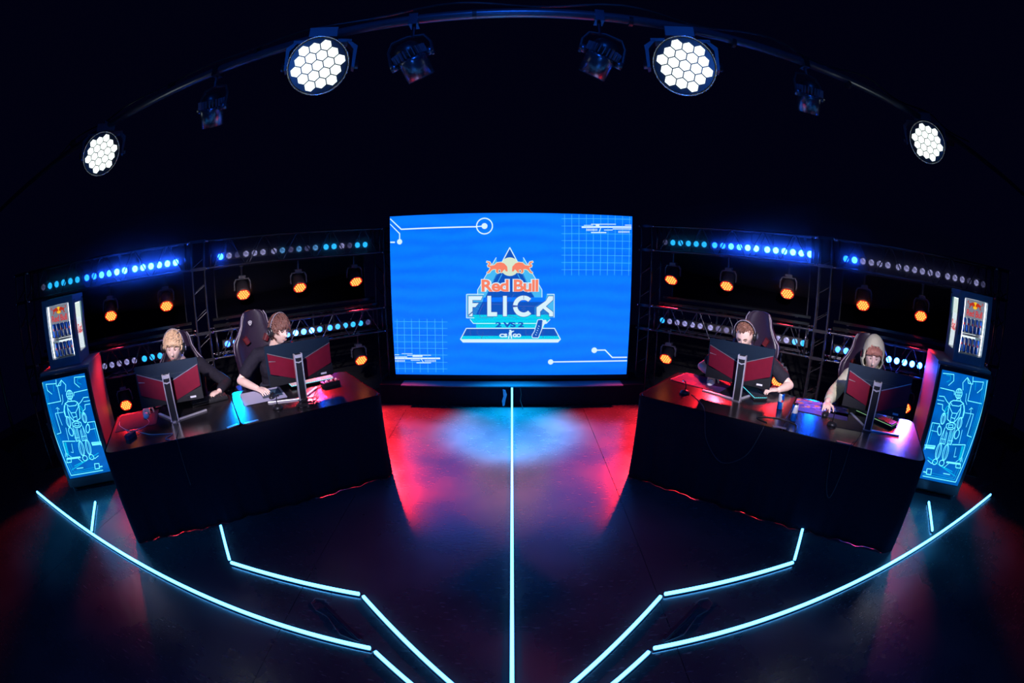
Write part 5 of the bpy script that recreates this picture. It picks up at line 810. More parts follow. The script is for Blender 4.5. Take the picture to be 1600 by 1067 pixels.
def bungee(side, X, Y, yaw, label):
    t = place(side, 'cable_holder', label, 'cable holder', X, Y, 0.752, yaw)
    MB().lathe([(0.042, 0), (0.045, 0.006), (0.036, 0.022), (0.016, 0.032), (0.008, 0.034)], n=20).build('base', M_black, t, True)
    MB().tube([(0, 0, 0.03), (0, 0.005, 0.07), (0, -0.01, 0.105), (0, -0.04, 0.12)], 0.0045).build('arm', M_black, t, True)
    MB().lathe([(0.009, 0), (0.009, 0.012)], (0, -0.042, 0.112), n=10).build('clip', M_chrome, t)
    return t
bungee('L', 1.55, 0.20, 0.3, 'black mouse cable holder in front of the lavender pad')
bungee('R', 0.30, 0.29, -0.3, 'black mouse cable holder near the inner corner of the right desks')
bungee('R', 1.62, 0.33, 0.0, 'black mouse cable holder in front of the comic-patterned pad')
def cable(side, pts, r, label, m=M_cable, name='desk_cable'):
    P = [W(side, x, y, z) for x, y, z in pts]
    # Catmull-Rom smoothing
    out = []
    for i in range(len(P) - 1):
        p0, p1, p2, p3 = P[max(i - 1, 0)], P[i], P[i + 1], P[min(i + 2, len(P) - 1)]
        for k in range(6):
            t = k / 6; out.append(0.5 * ((2 * p1) + (p2 - p0) * t + (2 * p0 - 5 * p1 + 4 * p2 - p3) * t * t + (3 * p1 - p0 - 3 * p2 + p3) * t ** 3))
    out.append(P[-1]); return tag(MB().tube(out, r).build(name, m, None, True), label, 'cable')
zc = 0.756
cable('L', [(0.34, 0.60, 0.765), (0.38, 0.50, zc), (0.33, 0.40, zc), (0.20, 0.38, zc), (0.10, 0.50, zc), (0.06, 0.58, zc), (0.05, 0.66, zc)], 0.0032, 'pale cable curling from the blue mouse over the desk', M_wcable)
cable('L', [(0.26, 0.30, zc + 0.02), (0.33, 0.28, zc), (0.42, 0.20, zc), (0.55, 0.15, zc), (0.62, 0.12, zc), (0.56, 0.05, zc), (0.60, 0.01, zc)], 0.0032, 'pale cable zigzagging towards the front edge beside the blond player monitor', M_wcable)
rnd = random.Random(3)
cable('L', [(1.80 + 0.09 * math.cos(a * 1.3) + 0.03 * rnd.uniform(-1, 1), 0.17 + 0.08 * math.sin(a * 1.3 + 0.4), zc + 0.004 * (a % 3) + 0.02 * rnd.random()) for a in range(16)], 0.0035, 'tangle of black cable at the foot of the brown-haired player monitor')
cable('L', [(2.06, 0.50, 0.772), (1.98, 0.42, 0.775), (1.90, 0.30, zc), (1.86, 0.2, zc), (1.84, 0.08, zc)], 0.0035, 'black cable leading away from the audio box')
cable('L', [(0.66, 0.38, 0.80), (0.66, 0.30, 0.77), (0.67, 0.2, zc), (0.66, 0.05, zc), (0.66, -0.02, 0.73), (0.665, -0.045, 0.4)], 0.0035, 'black cable running over the desk edge from the blond player monitor')
cable('R', [(1.10, 0.06, zc), (1.0, 0.12, zc), (1.15, 0.2, zc), (1.32, 0.16, zc), (1.34, 0.04, zc)], 0.004, 'black cable looping beside the two drink cans')
cable('R', [(0.36, 0.30, zc), (0.50, 0.15, zc), (0.60, -0.01, 0.75), (0.66, -0.045, 0.55), (0.82, -0.05, 0.40), (1.0, -0.045, 0.5), (1.08, -0.03, 0.70), (1.09, 0.0, zc)], 0.003, 'thin cable drooping over the front of the inner right desk')
cable('R', [(1.90, 0.36, zc + 0.03), (1.88, 0.25, zc), (1.85, 0.12, zc), (1.80, -0.01, 0.752), (1.79, -0.045, 0.55), (1.76, -0.05, 0.35), (1.70, -0.045, 0.45), (1.66, -0.03, 0.7)], 0.003, 'thin cable drooping over the front of the outer right desk')
# phones / small white papers at the desk joints
def slab(side, X, Y, yaw, d, m, label, name, cat):
    t = place(side, name, label, cat, X, Y, 0.7525, yaw); MB().rbox((0, 0, d[2] / 2), d, 0.008).build('body', m, t); return t
slab('L', 1.13, 0.025, 0.35, (0.10, 0.03, 0.004), M_silver, 'small silver clip on the front edge just left of the left desk joint', 'desk_clip', 'clip')
slab('L', 1.29, 0.03, 0.1, (0.12, 0.03, 0.004), M_silver, 'small silver clip on the front edge just right of the left desk joint', 'desk_clip', 'clip')
slab('R', 1.21, 0.03, 0.1, (0.11, 0.03, 0.004), M_silver, 'small silver clip on the front edge at the right desk joint', 'desk_clip', 'clip')
slab('R', 1.75, 0.02, 0.0, (0.14, 0.02, 0.004), M_silver, 'small silver clip on the front edge before the hooded player', 'desk_clip', 'clip')
can(W('R', 1.132, 0.434, 0.752), 'slim silver and blue can standing upright on the inner right desk', None, YAW['R'] + 0.6)
can(W('R', 1.285, 0.235, 0.752), 'slim blue can by the joint of the right desks, nearer the front edge', None, YAW['R'] + 2.4)

# ------------------------------------------------------------------ gaming chairs
M_leather = mat('plum_black_leather', (0.020, 0.011, 0.028), 0.36, noise=0.2, nscale=40, bump=0.1)
M_piping = mat('grey_piping', (0.30, 0.26, 0.32), 0.45, noise=0.1)
def chair(side, X, Y, yaw, label, emblem=False, low=0.0):
    t = place(side, 'gaming_chair', label, 'chair', X, Y, 0, yaw)
    def shell(rows, th, name, m):
        vs = []; n = 0; K = len(rows)
        for z, hw, yc, bol in rows:
            ring = []
            for x, y in ((-1, 0.0), (-0.98, -0.5), (-0.8, -1.0), (-0.62, -0.35), (0, -0.15), (0.62, -0.35), (0.8, -1.0), (0.98, -0.5), (1, 0.0), (0.8, 0.6), (0, 0.85), (-0.8, 0.6)):
                yy = y * th * (bol if y < -0.3 else 1); ring.append((x * hw, yc + yy, z))
            vs += ring
        N = 12; fs = [(j * N + i, j * N + (i + 1) % N, (j + 1) * N + (i + 1) % N, (j + 1) * N + i) for j in range(K - 1) for i in range(N)] + [tuple(range(N - 1, -1, -1)), tuple((K - 1) * N + i for i in range(N))]
        m_ = MB(); m_.add(vs, fs); o = m_.build(name, m, t, True); sm = o.modifiers.new('sub', 'SUBSURF'); sm.levels = 2; sm.render_levels = 2; return o
    rows = [(0.50, 0.18, 0.20, 1.2), (0.55, 0.23, 0.205, 1.5), (0.72, 0.245, 0.22, 1.6), (0.90, 0.26, 0.235, 1.5), (1.02, 0.285, 0.245, 1.6), (1.10, 0.275, 0.25, 1.4), (1.17, 0.215, 0.255, 1.1), (1.26, 0.165, 0.262, 1.0), (1.34, 0.15, 0.268, 1.0), (1.385, 0.12, 0.272, 0.8), (1.405, 0.06, 0.274, 0.5)]
    rows = [(z - low * min(1, max(0, (z - 0.5) / 0.5)), a_, b_2, c_) for z, a_, b_2, c_ in rows]
    shell(rows, 0.06, 'backrest', M_leather)
    for s_ in (-1, 1):
        MB().tube([(s_ * (hw * 0.93), yc - 0.045, z) for z, hw, yc, bol in rows[1:-1]], 0.006).build('piping', M_piping, t, True)
        MB().rbox((s_ * 0.115, 0.222, 1.11 - low), (0.06, 0.10, 0.07), 0.02, RY(s_ * 0.5)).build('belt_hole', mat('red_black_grommet', (0.10, 0.01, 0.015), 0.4), t)
        MB().rbox((s_ * 0.29, -0.02, 0.68), (0.08, 0.26, 0.03), 0.03).build('armrest', M_black, t)
        MB().box((s_ * 0.29, 0.02, 0.56), (0.035, 0.06, 0.22)).box((s_ * 0.24, 0.02, 0.455), (0.13, 0.06, 0.02)).build('armrest_post', M_black, t)
    bevel(MB().rbox((0, -0.02, 0.45), (0.50, 0.50, 0.09), 0.08, n=5).build('seat', M_leather, t), 0.02, 3)
    MB().cyl((0, 0, 0.12), (0, 0, 0.41), 0.028, n=14).build('gas_lift', M_chrome, t, True)
    for k in range(5):
        a = 2 * PI * k / 5 + 0.3; e = Vector((math.cos(a) * 0.31, math.sin(a) * 0.31, 0.085))
        MB().tube([(0, 0, 0.13), e * 0.5 + Vector((0, 0, 0.07)), e], [0.03, 0.024, 0.018], 8).build('base_leg', M_black, t, True)
        MB().cyl(e + Vector((-0.02 * math.sin(a), 0.02 * math.cos(a), -0.055)), e - Vector((-0.02 * math.sin(a), 0.02 * math.cos(a), 0.055)), 0.030, n=14).build('caster', M_black, t, True)
    if emblem:
        S_ = [(-.5, .55), (-.25, .62), (0, .75), (.25, .62), (.5, .55), (.46, .0), (.3, -.4), (0, -.75), (-.3, -.4), (-.46, .0)]
        k = 0.030; f = MB(); put = lambda x, z: (-0.06 + x * k * 1.15, 0.172, 1.285 + z * k)
        ribbon(f, S_ + [S_[0]], 0.14, lambda x, z: put(x, z)); f.build('shield_emblem', emi('white_emblem_print', (0.8, 0.8, 0.85), 0.02, base=(0.75, 0.75, 0.78)), t)
        f = MB(); flat(f, [(-.25, .35), (.1, .45), (.28, .2), (.02, .12), (.22, -.1), (.0, -.05), (.02, -.42), (-.2, -.1), (-.1, .1)], put); f.build('dragon_mark', MATS['white_emblem_print'], t)
    return t
chair('L', 0.72, 1.19, -0.05, 'dark high-backed gaming chair of the blond player', low=0.09)
chair('L', 1.63, 1.20, 0.10, 'dark gaming chair with a white shield emblem behind the brown-haired player', True)
chair('R', 0.625, 1.17, -0.10, 'plum-tinted gaming chair behind the bowed short-haired player', low=0.02)
chair('R', 1.885, 1.18, 0.12, 'plum-tinted gaming chair behind the hooded player', low=0.06)
# ------------------------------------------------------------------ people
def skin_mat(name, c): 
    m = mat(name, c, 0.5, noise=0.10, nscale=30, bump=0.02); m.node_tree.nodes['Principled BSDF'].inputs['Subsurface Weight'].default_value = 0.08
    m.node_tree.nodes['Principled BSDF'].inputs['Subsurface Radius'].default_value = (0.02, 0.008, 0.005); return m
M_lip = mat('lips', (0.52, 0.24, 0.22), 0.5, noise=0.1); M_lid = mat('eyelid_line', (0.06, 0.03, 0.025), 0.6); M_eyew = mat('eye_white', (0.5, 0.5, 0.5), 0.3)
HEAD_R = (0.074, 0.094, 0.116)
def head_fn(p):
    q = Vector(p); x, y, z = p.x, p.y, p.z
    if z < 0:
        q.x *= 1 - 0.30 * (-z) ** 1.4
        if y > 0: q.y *= 1 - 0.42 * (-z)
        else: q.y *= 1 - 0.06 * (-z)
    else: q.x *= 1 + 0.05 * (1 - z)
    def g(cx, cz, sx, sz): return math.exp(-((x - cx) / sx) ** 2 - ((z - cz) / sz) ** 2) if y < 0 else 0
    d = 0
    d += 0.17 * g(0, -0.20, 0.10, 0.13) + 0.09 * g(0, -0.02, 0.08, 0.16)          # nose
    d -= 0.11 * (g(0.33, 0.03, 0.17, 0.10) + g(-0.33, 0.03, 0.17, 0.10))          # sockets
    d += 0.035 * (g(0.3, 0.20, 0.25, 0.07) + g(-0.3, 0.20, 0.25, 0.07))           # brow
    d += 0.03 * (g(0.42, -0.25, 0.2, 0.18) + g(-0.42, -0.25, 0.2, 0.18))          # cheeks
    d += 0.07 * g(0, -0.50, 0.20, 0.05) + 0.045 * g(0, -0.60, 0.17, 0.04) - 0.03 * g(0, -0.545, 0.22, 0.02)
    d += 0.08 * g(0, -0.86, 0.25, 0.14) - 0.03 * g(0, -0.68, 0.22, 0.06)
    q.y -= d * 1.0
    return q
def headT(c, yaw, pitch, roll):
    return Matrix.Translation(c) @ (RZ(yaw) @ RX(pitch) @ RY(roll)).to_4x4() @ Matrix.Scale(1.10, 4)
def hand(mb, wrist, tip, up, side_s, curl=0.5, spread=1.0):
    """side_s: +1 when the thumb lies towards +a (a = fwd x up)"""
    wrist, tip, up = Vector(wrist), Vector(tip), Vector(up).normalized(); f = (tip - wrist).normalized(); a = f.cross(up).normalized(); up = a.cross(f).normalized()
    kn = wrist + f * 0.088
    R = Matrix((a, f, up)).transposed()
    mb.ell(wrist + f * 0.05, (0.040, 0.052, 0.0155), R, 14, 10); mb.ell(wrist + f * 0.068, (0.041, 0.028, 0.015), R, 14, 10)
    mb.ell(wrist + f * 0.012, (0.028, 0.03, 0.018), R, 12, 8)
    for i, (off, L_) in enumerate(((0.030, 0.070), (0.0105, 0.080), (-0.0095, 0.075), (-0.0285, 0.058))):
        o = off * side_s; p = kn + a * o * 1.05 - f * 0.012 + up * 0.001; ang = 0.12; pts = [p]
        dirv = (f + a * o * 2.6 * spread).normalized()
        for j, fr in enumerate((0.46, 0.30, 0.24)):
            ang += curl * (0.55, 0.8, 0.6)[j] if j else curl * 0.25
            pts.append(pts[-1] + (dirv * math.cos(ang) - up * math.sin(ang)) * L_ * fr * (1 + 0.12 * (j == 0)))
        mb.limb(pts, [0.0095, 0.0085, 0.0078, 0.0066], 8)
    p = wrist + f * 0.028 + a * side_s * 0.030
    q1 = p + (f * 0.55 + a * side_s * 0.80 - up * 0.25).normalized() * 0.036; q2 = q1 + (f * 0.85 + a * side_s * 0.42 - up * 0.35).normalized() * 0.030; q3 = q2 + (f * 0.97 + a * side_s * 0.08 - up * 0.3).normalized() * 0.024
    mb.limb([wrist + f * 0.02 + a * side_s * 0.012, p, q1, q2, q3], [0.014, 0.014, 0.0115, 0.010, 0.0085], 8)
def person(side, label, P):
    """all points in the desk frame; facing -Y"""
    V = Vector; bx = P['x']; S0 = W(side, bx, 1.15, 0); root_off = V((bx, 1.15, 0))
    def q(p): return V(p) - root_off
    sk = skin_mat('skin_' + P['tone'], P['skin'])
    H4 = headT(q(P['head']), *P['hrot'])
    def HP(p): return H4 @ V(p)
    neck = q(P['neck']); sR, sL, eR, eL, wR, wL = [q(P[k]) for k in ('sR', 'sL', 'eR', 'eL', 'wR', 'wL')]
    hip = V((0, 0.02, 0.63)); chest = (sR + sL) / 2 + V((0, 0.03, -0.13)); across = (sL - sR).normalized()
    hipR, hipL = hip + V((-0.09, 0, 0)), hip + V((0.09, 0, 0)); kR, kL = V((-0.14, -0.42, 0.60)), V((0.14, -0.42, 0.60)); aR, aL = V((-0.14, -0.40, 0.10)), V((0.15, -0.36, 0.10))
    Rc = Matrix((across, V((0, 0, 1)).cross(across).normalized(), V((0, 0, 1)))).transposed(); spine = (chest - hip)
    lean = spine.normalized(); fwd = lean.cross(across).normalized() * -1; Rt = Matrix((across, across.cross(lean) * -1, lean)).transposed()
    def torso(mb, g):
        mb.ell(hip + V((0, 0, 0.0)), (0.165 + g, 0.125 + g, 0.12 + g), None, 20, 12)
        mb.ell(hip.lerp(chest, 0.45), (0.145 + g, 0.105 + g, 0.17 + g), Rt, 20, 12)
        mb.ell(chest, (0.17 + g, 0.115 + g, 0.175 + g), Rt, 20, 12)
        mb.ell(chest + lean * 0.07, (0.155 + g, 0.10 + g, 0.10 + g), Rt, 20, 12)
        top = (sR + sL) / 2 + V((0, 0.01, 0.0)); mb.limb([sR, top, sL], [0.056 + g, 0.062 + g, 0.056 + g], 14)
        mb.limb([sR.lerp(top, 0.5) + V((0, 0, 0.022)), neck - V((0, -0.01, 0.03)), sL.lerp(top, 0.5) + V((0, 0, 0.022))], [0.04 + g, 0.055 + g * 0.6, 0.04 + g], 12)
    m = MB(); torso(m, 0.0)
    m.limb([neck, HP((0, 0.02, -0.05))], [0.058, 0.052], 14)
    m.T = H4; m.ell((0, 0, 0), HEAD_R, None, 48, 40, head_fn)
    for s_ in (-1, 1): m.ell((s_ * 0.077, 0.012, -0.005), (0.010, 0.018, 0.030), RX(0.2) @ RZ(s_ * 0.3), 10, 8)
    m.ell((0, -0.104, -0.030), (0.013, 0.014, 0.012), None, 10, 8)
    m.T = Matrix.Identity(4)
    for s, e, wr in ((sR, eR, wR), (sL, eL, wL)):
        m.limb([s, s.lerp(e, 0.5), e, e.lerp(wr, 0.35), wr], [0.052, 0.047, 0.040, 0.041, 0.027], 14)
    hand(m, wR, q(P['tR']), P.get('uR', (0, 0, 1)), -1, P.get('cR', 0.7)); hand(m, wL, q(P['tL']), P.get('uL', (0, 0, 1)), 1, P.get('cL', 0.6))
    for h, k, a in ((hipR, kR, aR), (hipL, kL, aL)):
        m.limb([h, h.lerp(k, 0.5), k, k.lerp(a, 0.35), a], [0.088, 0.075, 0.058, 0.055, 0.038], 12); m.limb([a + V((0, 0.03, -0.05)), a + V((0, -0.08, -0.065)), a + V((0, -0.15, -0.07))], [0.035, 0.035, 0.025], 10)
    b = m.build('person', sk, None, True, S0, YAW[side]); tag(b, label, 'person')
    r = b.modifiers.new('remesh', 'REMESH'); r.mode = 'VOXEL'; r.voxel_size = 0.0045; r.use_smooth_shade = True
    s = b.modifiers.new('smooth', 'SMOOTH'); s.factor = 0.5; s.iterations = 2
    # clothes
    g = 0.013 if not P.get('hoodie') else 0.022; m = MB(); torso(m, g)
    for s, e, wr in ((sR, eR, wR), (sL, eL, wL)):
        if P['sleeve'] == 'short': m.limb([s, s.lerp(e, 0.40), s.lerp(e, 0.66)], [0.052 + g, 0.056 + g, 0.057 + g], 16)
        else:
            f_ = P.get('cuff', 0.86); m.limb([s, s.lerp(e, 0.5), e, e.lerp(wr, 0.4), e.lerp(wr, f_)], [0.052 + g, 0.047 + g, 0.043 + g, 0.040 + g, 0.030 + g * 0.8], 16)
    o = m.build(P['top'][0], P['top'][1], b, True); r = o.modifiers.new('remesh', 'REMESH'); r.mode = 'VOXEL'; r.voxel_size = 0.008; r.use_smooth_shade = True
    s_ = o.modifiers.new('smooth', 'SMOOTH'); s_.iterations = 5
    tx = bpy.data.textures.get('cloth_folds') or bpy.data.textures.new('cloth_folds', 'CLOUDS'); tx.noise_scale = 0.09
    dm = o.modifiers.new('folds', 'DISPLACE'); dm.texture = tx; dm.strength = 0.018; dm.mid_level = 0.5
    m = MB(); m.ell(hip, (0.178, 0.14, 0.13), None, 18, 12)
    for h, k, a in ((hipR, kR, aR), (hipL, kL, aL)): m.limb([h, h.lerp(k, 0.5), k, k.lerp(a, 0.35), a + V((0, 0, 0.02))], [0.10, 0.088, 0.072, 0.066, 0.055], 14)
    o = m.build('trousers', mat('dark_denim', (0.02, 0.022, 0.04), 0.8, noise=0.3), b, True); r = o.modifiers.new('remesh', 'REMESH'); r.mode = 'VOXEL'; r.voxel_size = 0.012; r.use_smooth_shade = True
    for a in (aR, aL): MB().limb([a + V((0, 0.035, -0.055)), a + V((0, -0.08, -0.062)), a + V((0, -0.15, -0.068))], [0.043, 0.042, 0.031], 12).build('shoe', M_black, b, True)
    # face details
    for s_ in (-1, 1):
        m = MB(); m.T = H4; m.tube([(s_ * x, y, z) for x, y, z in ((0.014, -0.0945, 0.024), (0.028, -0.0935, 0.030), (0.042, -0.085, 0.027))], [0.0025, 0.0032, 0.002], 6); m.build('eyebrow', P['browm'], b, True)
        m = MB(); m.T = H4; m.tube([(s_ * x, y, z) for x, y, z in ((0.015, -0.0835, 0.004), (0.025, -0.087, 0.001), (0.036, -0.082, 0.004))], [0.002, 0.0034, 0.002], 6); m.build('eyelid', M_lid, b, True)
    m = MB(); m.T = H4; m.ell((0, -0.0925, -0.060), (0.019, 0.0045, 0.0035), None, 12, 8); m.ell((0, -0.0905, -0.068), (0.015, 0.0045, 0.0038), None, 12, 8); m.build('lips', M_lip, b, True)
    # hair
    rn = random.Random(P['seed']); m = MB(); m.T = H4; hr = P['hair']
    def scalp(d, k=1.0): return V((d.x * HEAD_R[0] * k, d.y * HEAD_R[1] * k, d.z * HEAD_R[2] * k))
    def inhair(d):
        if d.y < 0:      # front: only above the hairline
            return d.z > hr['line'] + 0.35 * abs(d.x) * (1 if hr.get('side') is None else 0.2) * 0 + (0.0 if abs(d.x) < 0.6 else -(abs(d.x) - 0.6) * 1.1)
        return d.z > hr['back'] + (0.25 if d.y < 0.3 else 0)
    def capf(p):
        d = V(p); k = hr['cap'] + (0 if inhair(d) else -0.14); return d * k
    m.ell((0, 0.002, 0.002), HEAD_R, None, 32, 24, capf)
    n = 0
    while n < hr['n']:
        d = V((rn.gauss(0, 1), rn.gauss(0, 1), rn.gauss(0, 1))).normalized()
        if not inhair(d): continue
        n += 1; p = scalp(d, hr['cap'] + rn.uniform(0, hr['fluff']))
        down = V((0, 0, -1)) + (V((0, -1.2, 0)) if d.y < 0.2 else V((0, 0.6, 0))); tng = (down - d * down.dot(d)); tng = tng + V((rn.uniform(-1, 1), rn.uniform(-1, 1), rn.uniform(-1, 1))) * hr['mess']
        tng = (tng - d * tng.dot(d) * 0.8).normalized(); L_ = hr['len'] * rn.uniform(0.7, 1.2)
        sidev = d.cross(tng).normalized() * rn.uniform(-1, 1) * L_ * hr['curl']
        pts = [p - tng * L_ * 0.4 - d * 0.004, p + sidev + d * 0.005, p + tng * L_ * 0.45 + d * 0.001 - sidev * 0.3, p + tng * L_ * 0.75 - sidev - d * 0.006]
        m.tube(pts, [hr['r'] * 0.7, hr['r'], hr['r'] * 0.8, hr['r'] * 0.25], 5)
    for i in range(hr.get('fringe', 0)):
        x = -0.062 + 0.124 * (i + rn.uniform(-0.4, 0.4)) / hr['fringe']; zt = 0.075 - abs(x) * 0.25; yb = -math.sqrt(max(0, 1 - (x / 0.085) ** 2)) * 0.093
        L_ = hr['flen'] * rn.uniform(0.7, 1.15); sw = hr.get('sweep', 0) + rn.uniform(-0.012, 0.012)
        m.tube([(x - sw * 0.5, yb * 0.86, zt + 0.012), (x, yb - 0.010, zt - L_ * 0.3), (x + sw * 0.6, yb - 0.014, zt - L_ * 0.7), (x + sw, yb - 0.006, zt - L_)], [hr['r'], hr['r'] * 1.15, hr['r'] * 0.9, hr['r'] * 0.3], 5)
    m.build('hair', hr['mat'], b, True)
    if P.get('hoodie'):
        m = MB(); m.T = H4
        def hf(p):
            q_ = V(p) * 1.34; q_.z = q_.z * 0.94; q_.x *= 1.0 + (0.12 if p.z < -0.2 else 0); return q_
        m.ell((0, 0.024, 0.006), HEAD_R, None, 40, 28, hf)
        keep = []
        for f in m.f:
            c = sum((H4.inverted() @ V(m.v[i]) for i in f), V((0, 0, 0))) / len(f)
            if c.y < -0.045 and (c.x / 0.086) ** 2 + ((c.z + 0.015) / 0.114) ** 2 < 1.0: continue
            keep.append(f)
        m.f = keep; m.m = [0] * len(keep); o = m.build('hood', P['top'][1], b, True)
        sd = o.modifiers.new('sol', 'SOLIDIFY'); sd.thickness = 0.012; sd.offset = 0; dm = o.modifiers.new('folds', 'DISPLACE'); dm.texture = tx; dm.strength = 0.014
    else:
        m = MB(); nk = neck.lerp(HP((0, 0.02, -0.05)), 0.12); m.tube([nk + V((0.068 * math.cos(a), 0.066 * math.sin(a) + 0.004, -0.012 + 0.012 * math.sin(a))) for a in [2 * PI * i / 24 for i in range(24)]], 0.008, 8, True); m.build('collar', P['top'][1], b, True)
    # headset: a thing of its own
    hs = thing('headset', P['headset'], 'headset', W(side, *P['head']), 0)
    hs.rotation_euler = (RZ(YAW[side]) @ RZ(P['hrot'][0]) @ RX(P['hrot'][1]) @ RY(P['hrot'][2])).to_euler()
    hs.scale = (1.10, 1.10, 1.10)
    if not P.get('hoodie'):
        MB().tube([(0.092 * math.cos(a), 0.004, 0.012 + 0.128 * math.sin(a)) for a in [PI * i / 18 for i in range(19)]], 0.0085, 8).build('headband', M_black, hs, True)
        MB().tube([(0.097 * math.cos(a), -0.003, 0.016 + 0.133 * math.sin(a)) for a in [PI * i / 18 for i in range(19)]], 0.0035, 6).build('band_trim', M_piping, hs, True)
    for s_ in (-1, 1):
        MB().lathe([(0.020, -0.012), (0.040, -0.010), (0.043, 0.0), (0.040, 0.014), (0.028, 0.020)], (s_ * 0.088, 0.006, -0.004), RY(s_ * PI / 2), 20).build('ear_cup', M_black, hs, True)
        MB().tube([(s_ * 0.113, 0.006 + 0.022 * math.cos(a), -0.004 + 0.022 * math.sin(a)) for a in [2 * PI * i / 16 for i in range(16)]], 0.0025, 5, True).build('cup_ring', M_silver if not P.get('cupred') else M_monred, hs, True)
    MB().tube([(0.095, -0.015, -0.03), (0.09, -0.06, -0.062), (0.06, -0.105, -0.078), (0.03, -0.118, -0.075)], 0.003, 6).build('microphone_boom', M_black if not P.get('pale_mic') else M_piping, hs, True)
    MB().ell((0.024, -0.119, -0.074), (0.011, 0.007, 0.007), None, 12, 8).build('microphone', M_black, hs, True)
    return b
def hairm(n, c): return mat(n, c, 0.5, noise=0.35, nscale=60, spec=0.4)
M_tee = mat('black_tee_cotton', (0.014, 0.012, 0.022), 0.85, noise=0.3, nscale=50, spec=0.2)
M_tee2 = mat('black_tee_cotton_faded', (0.018, 0.016, 0.026), 0.85, noise=0.3, nscale=50, spec=0.2)
M_jumper = mat('black_jumper_knit', (0.014, 0.012, 0.02), 0.9, noise=0.3, nscale=80, spec=0.2)
M_hood = mat('cream_hoodie_fleece', (0.50, 0.48, 0.36), 0.9, noise=0.12, nscale=60, bump=0.1, spec=0.2)
person('L', 'blond curly-haired player in a black long-sleeved top at the outer left desk', dict(x=0.76, seed=3, tone='fair', skin=(0.80, 0.54, 0.46),
    head=(0.715, 0.87, 1.255), hrot=(-0.10, 0.10, 0.12), neck=(0.76, 1.00, 1.10), sR=(0.57, 1.03, 1.03), sL=(0.95, 1.02, 1.03), eR=(0.42, 1.12, 0.80), eL=(1.19, 1.02, 0.82), wR=(0.335, 0.84, 0.795), wL=(1.10, 0.84, 0.80),
    tR=(0.335, 0.66, 0.77), tL=(0.98, 0.76, 0.795), sleeve='long', cuff=0.86, top=('long_sleeved_top', M_jumper), cR=0.6, cL=0.8, browm=hairm('blond_brow', (0.35, 0.2, 0.1)), pale_mic=True,
    hair=dict(mat=hairm('blond_hair', (0.66, 0.44, 0.27)), line=0.40, back=-0.35, cap=1.06, fluff=0.16, n=620, mess=0.85, len=0.046, curl=0.42, r=0.0052, fringe=40, flen=0.034), headset='black headset with pale microphone arm worn by the blond player'))
person('L', 'brown-haired player in a black T-shirt leaning over the inner left desk', dict(x=1.72, seed=5, tone='pale', skin=(0.82, 0.56, 0.47),
    head=(1.775, 0.87, 1.255), hrot=(0.40, 0.15, 0.0), neck=(1.735, 0.99, 1.09), sR=(1.54, 1.03, 1.02), sL=(1.94, 1.03, 1.02), eR=(1.335, 0.96, 0.825), eL=(2.13, 1.06, 0.81), wR=(1.46, 0.70, 0.80), wL=(2.16, 0.90, 0.815),
    tR=(1.56, 0.53, 0.775), tL=(2.14, 0.75, 0.80), sleeve='short', top=('t_shirt', M_tee), cR=0.5, cL=0.8, browm=hairm('brown_brow', (0.08, 0.04, 0.03)),
    hair=dict(mat=hairm('brown_hair', (0.16, 0.07, 0.055)), line=0.34, back=-0.45, cap=1.08, fluff=0.14, n=620, mess=0.7, len=0.055, curl=0.22, r=0.0052, fringe=52, flen=0.036, sweep=0.012), headset='black headset worn by the brown-haired player on the left'))
person('R', 'short-haired player in a black T-shirt bowing his head at the inner right desk', dict(x=0.655, seed=9, tone='rosy', skin=(0.80, 0.55, 0.46),
    head=(0.635, 0.86, 1.222), hrot=(0.02, 0.52, 0.0), neck=(0.64, 1.00, 1.08), sR=(0.44, 1.03, 1.00), sL=(0.86, 1.03, 1.00), eR=(0.19, 0.98, 0.825), eL=(1.13, 0.96, 0.815), wR=(0.36, 0.83, 0.80), wL=(1.05, 0.80, 0.80),
    tR=(0.405, 0.66, 0.775), tL=(0.90, 0.73, 0.79), sleeve='short', top=('t_shirt', M_tee2), cR=0.6, cL=0.6, browm=hairm('dark_brow', (0.12, 0.06, 0.04)),
    hair=dict(mat=hairm('short_brown_hair', (0.20, 0.09, 0.06)), line=0.68, back=-0.3, cap=1.03, fluff=0.04, n=420, mess=0.7, len=0.026, curl=0.1, r=0.0055, fringe=0, flen=0.03), headset='black headset over the short hair of the bowed player'))
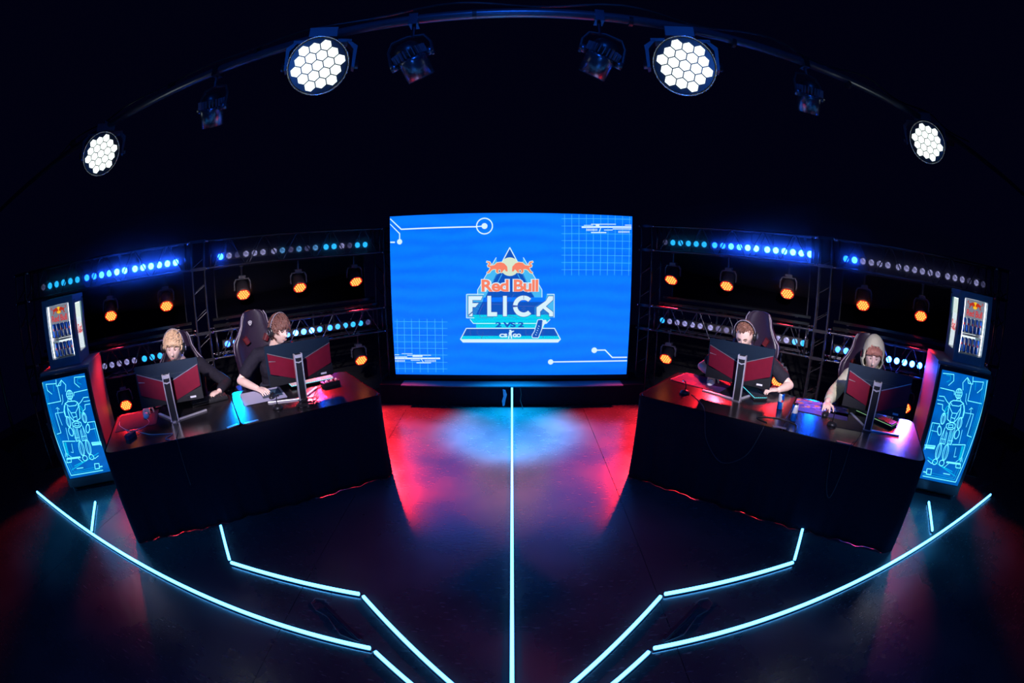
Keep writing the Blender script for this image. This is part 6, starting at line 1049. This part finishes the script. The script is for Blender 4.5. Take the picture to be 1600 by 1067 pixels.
person('R', 'curly-haired player with a cream hood up at the outer right desk', dict(x=1.87, seed=12, tone='light', skin=(0.80, 0.55, 0.47),
    head=(1.905, 0.87, 1.238), hrot=(0.0, 0.15, 0.0), neck=(1.89, 1.00, 1.06), sR=(1.71, 1.03, 0.99), sL=(2.07, 1.03, 0.99), eR=(1.59, 0.99, 0.83), eL=(2.28, 1.04, 0.81), wR=(1.535, 0.73, 0.80), wL=(2.26, 0.86, 0.81),
    tR=(1.545, 0.54, 0.775), tL=(2.15, 0.74, 0.79), sleeve='long', cuff=0.72, hoodie=True, top=('hoodie', M_hood), cR=0.6, cL=0.7, browm=hairm('auburn_brow', (0.2, 0.08, 0.06)), cupred=True,
    hair=dict(mat=hairm('auburn_curls', (0.40, 0.17, 0.13)), line=0.42, back=0.1, cap=1.04, fluff=0.08, n=160, mess=1.3, len=0.034, curl=0.8, r=0.0062, fringe=44, flen=0.036), headset='black headset inside the cream hood'))

# ------------------------------------------------------------------ thin haze clouds added round the upper trusses to give the lamps' glow
hz = bpy.data.materials.new('glow_haze'); hz.use_nodes = True; nt = hz.node_tree; nt.nodes.remove(nt.nodes['Principled BSDF'])
vs = nt.nodes.new('ShaderNodeVolumeScatter'); vs.inputs['Density'].default_value = 0.9; vs.inputs['Anisotropy'].default_value = 0.9; vs.inputs['Color'].default_value = (0.8, 0.85, 1.0, 1)
nt.links.new(vs.outputs[0], nt.nodes['Material Output'].inputs['Volume'])
for side in 'LR':
    x0, x1 = SEG[side][1][0] - 0.1 if side == 'L' else SEG[side][0][0] - 0.1, SEG[side][0][1] + 0.1 if side == 'L' else SEG[side][1][1] + 0.1
    t = place(side, 'haze', 'thin haze added for glow round the %s upper truss lamps' % SN[side], 'haze', (x0 + x1) / 2, TY + 0.14, TZ[side] + 0.17); t['kind'] = 'stuff'
    o = MB().ell((0, 0, 0), ((x1 - x0) / 2 + 0.4, 0.5, 0.55), nu=24, nv=12).build('glow_haze_cloud', hz, t); o['kind'] = 'stuff'
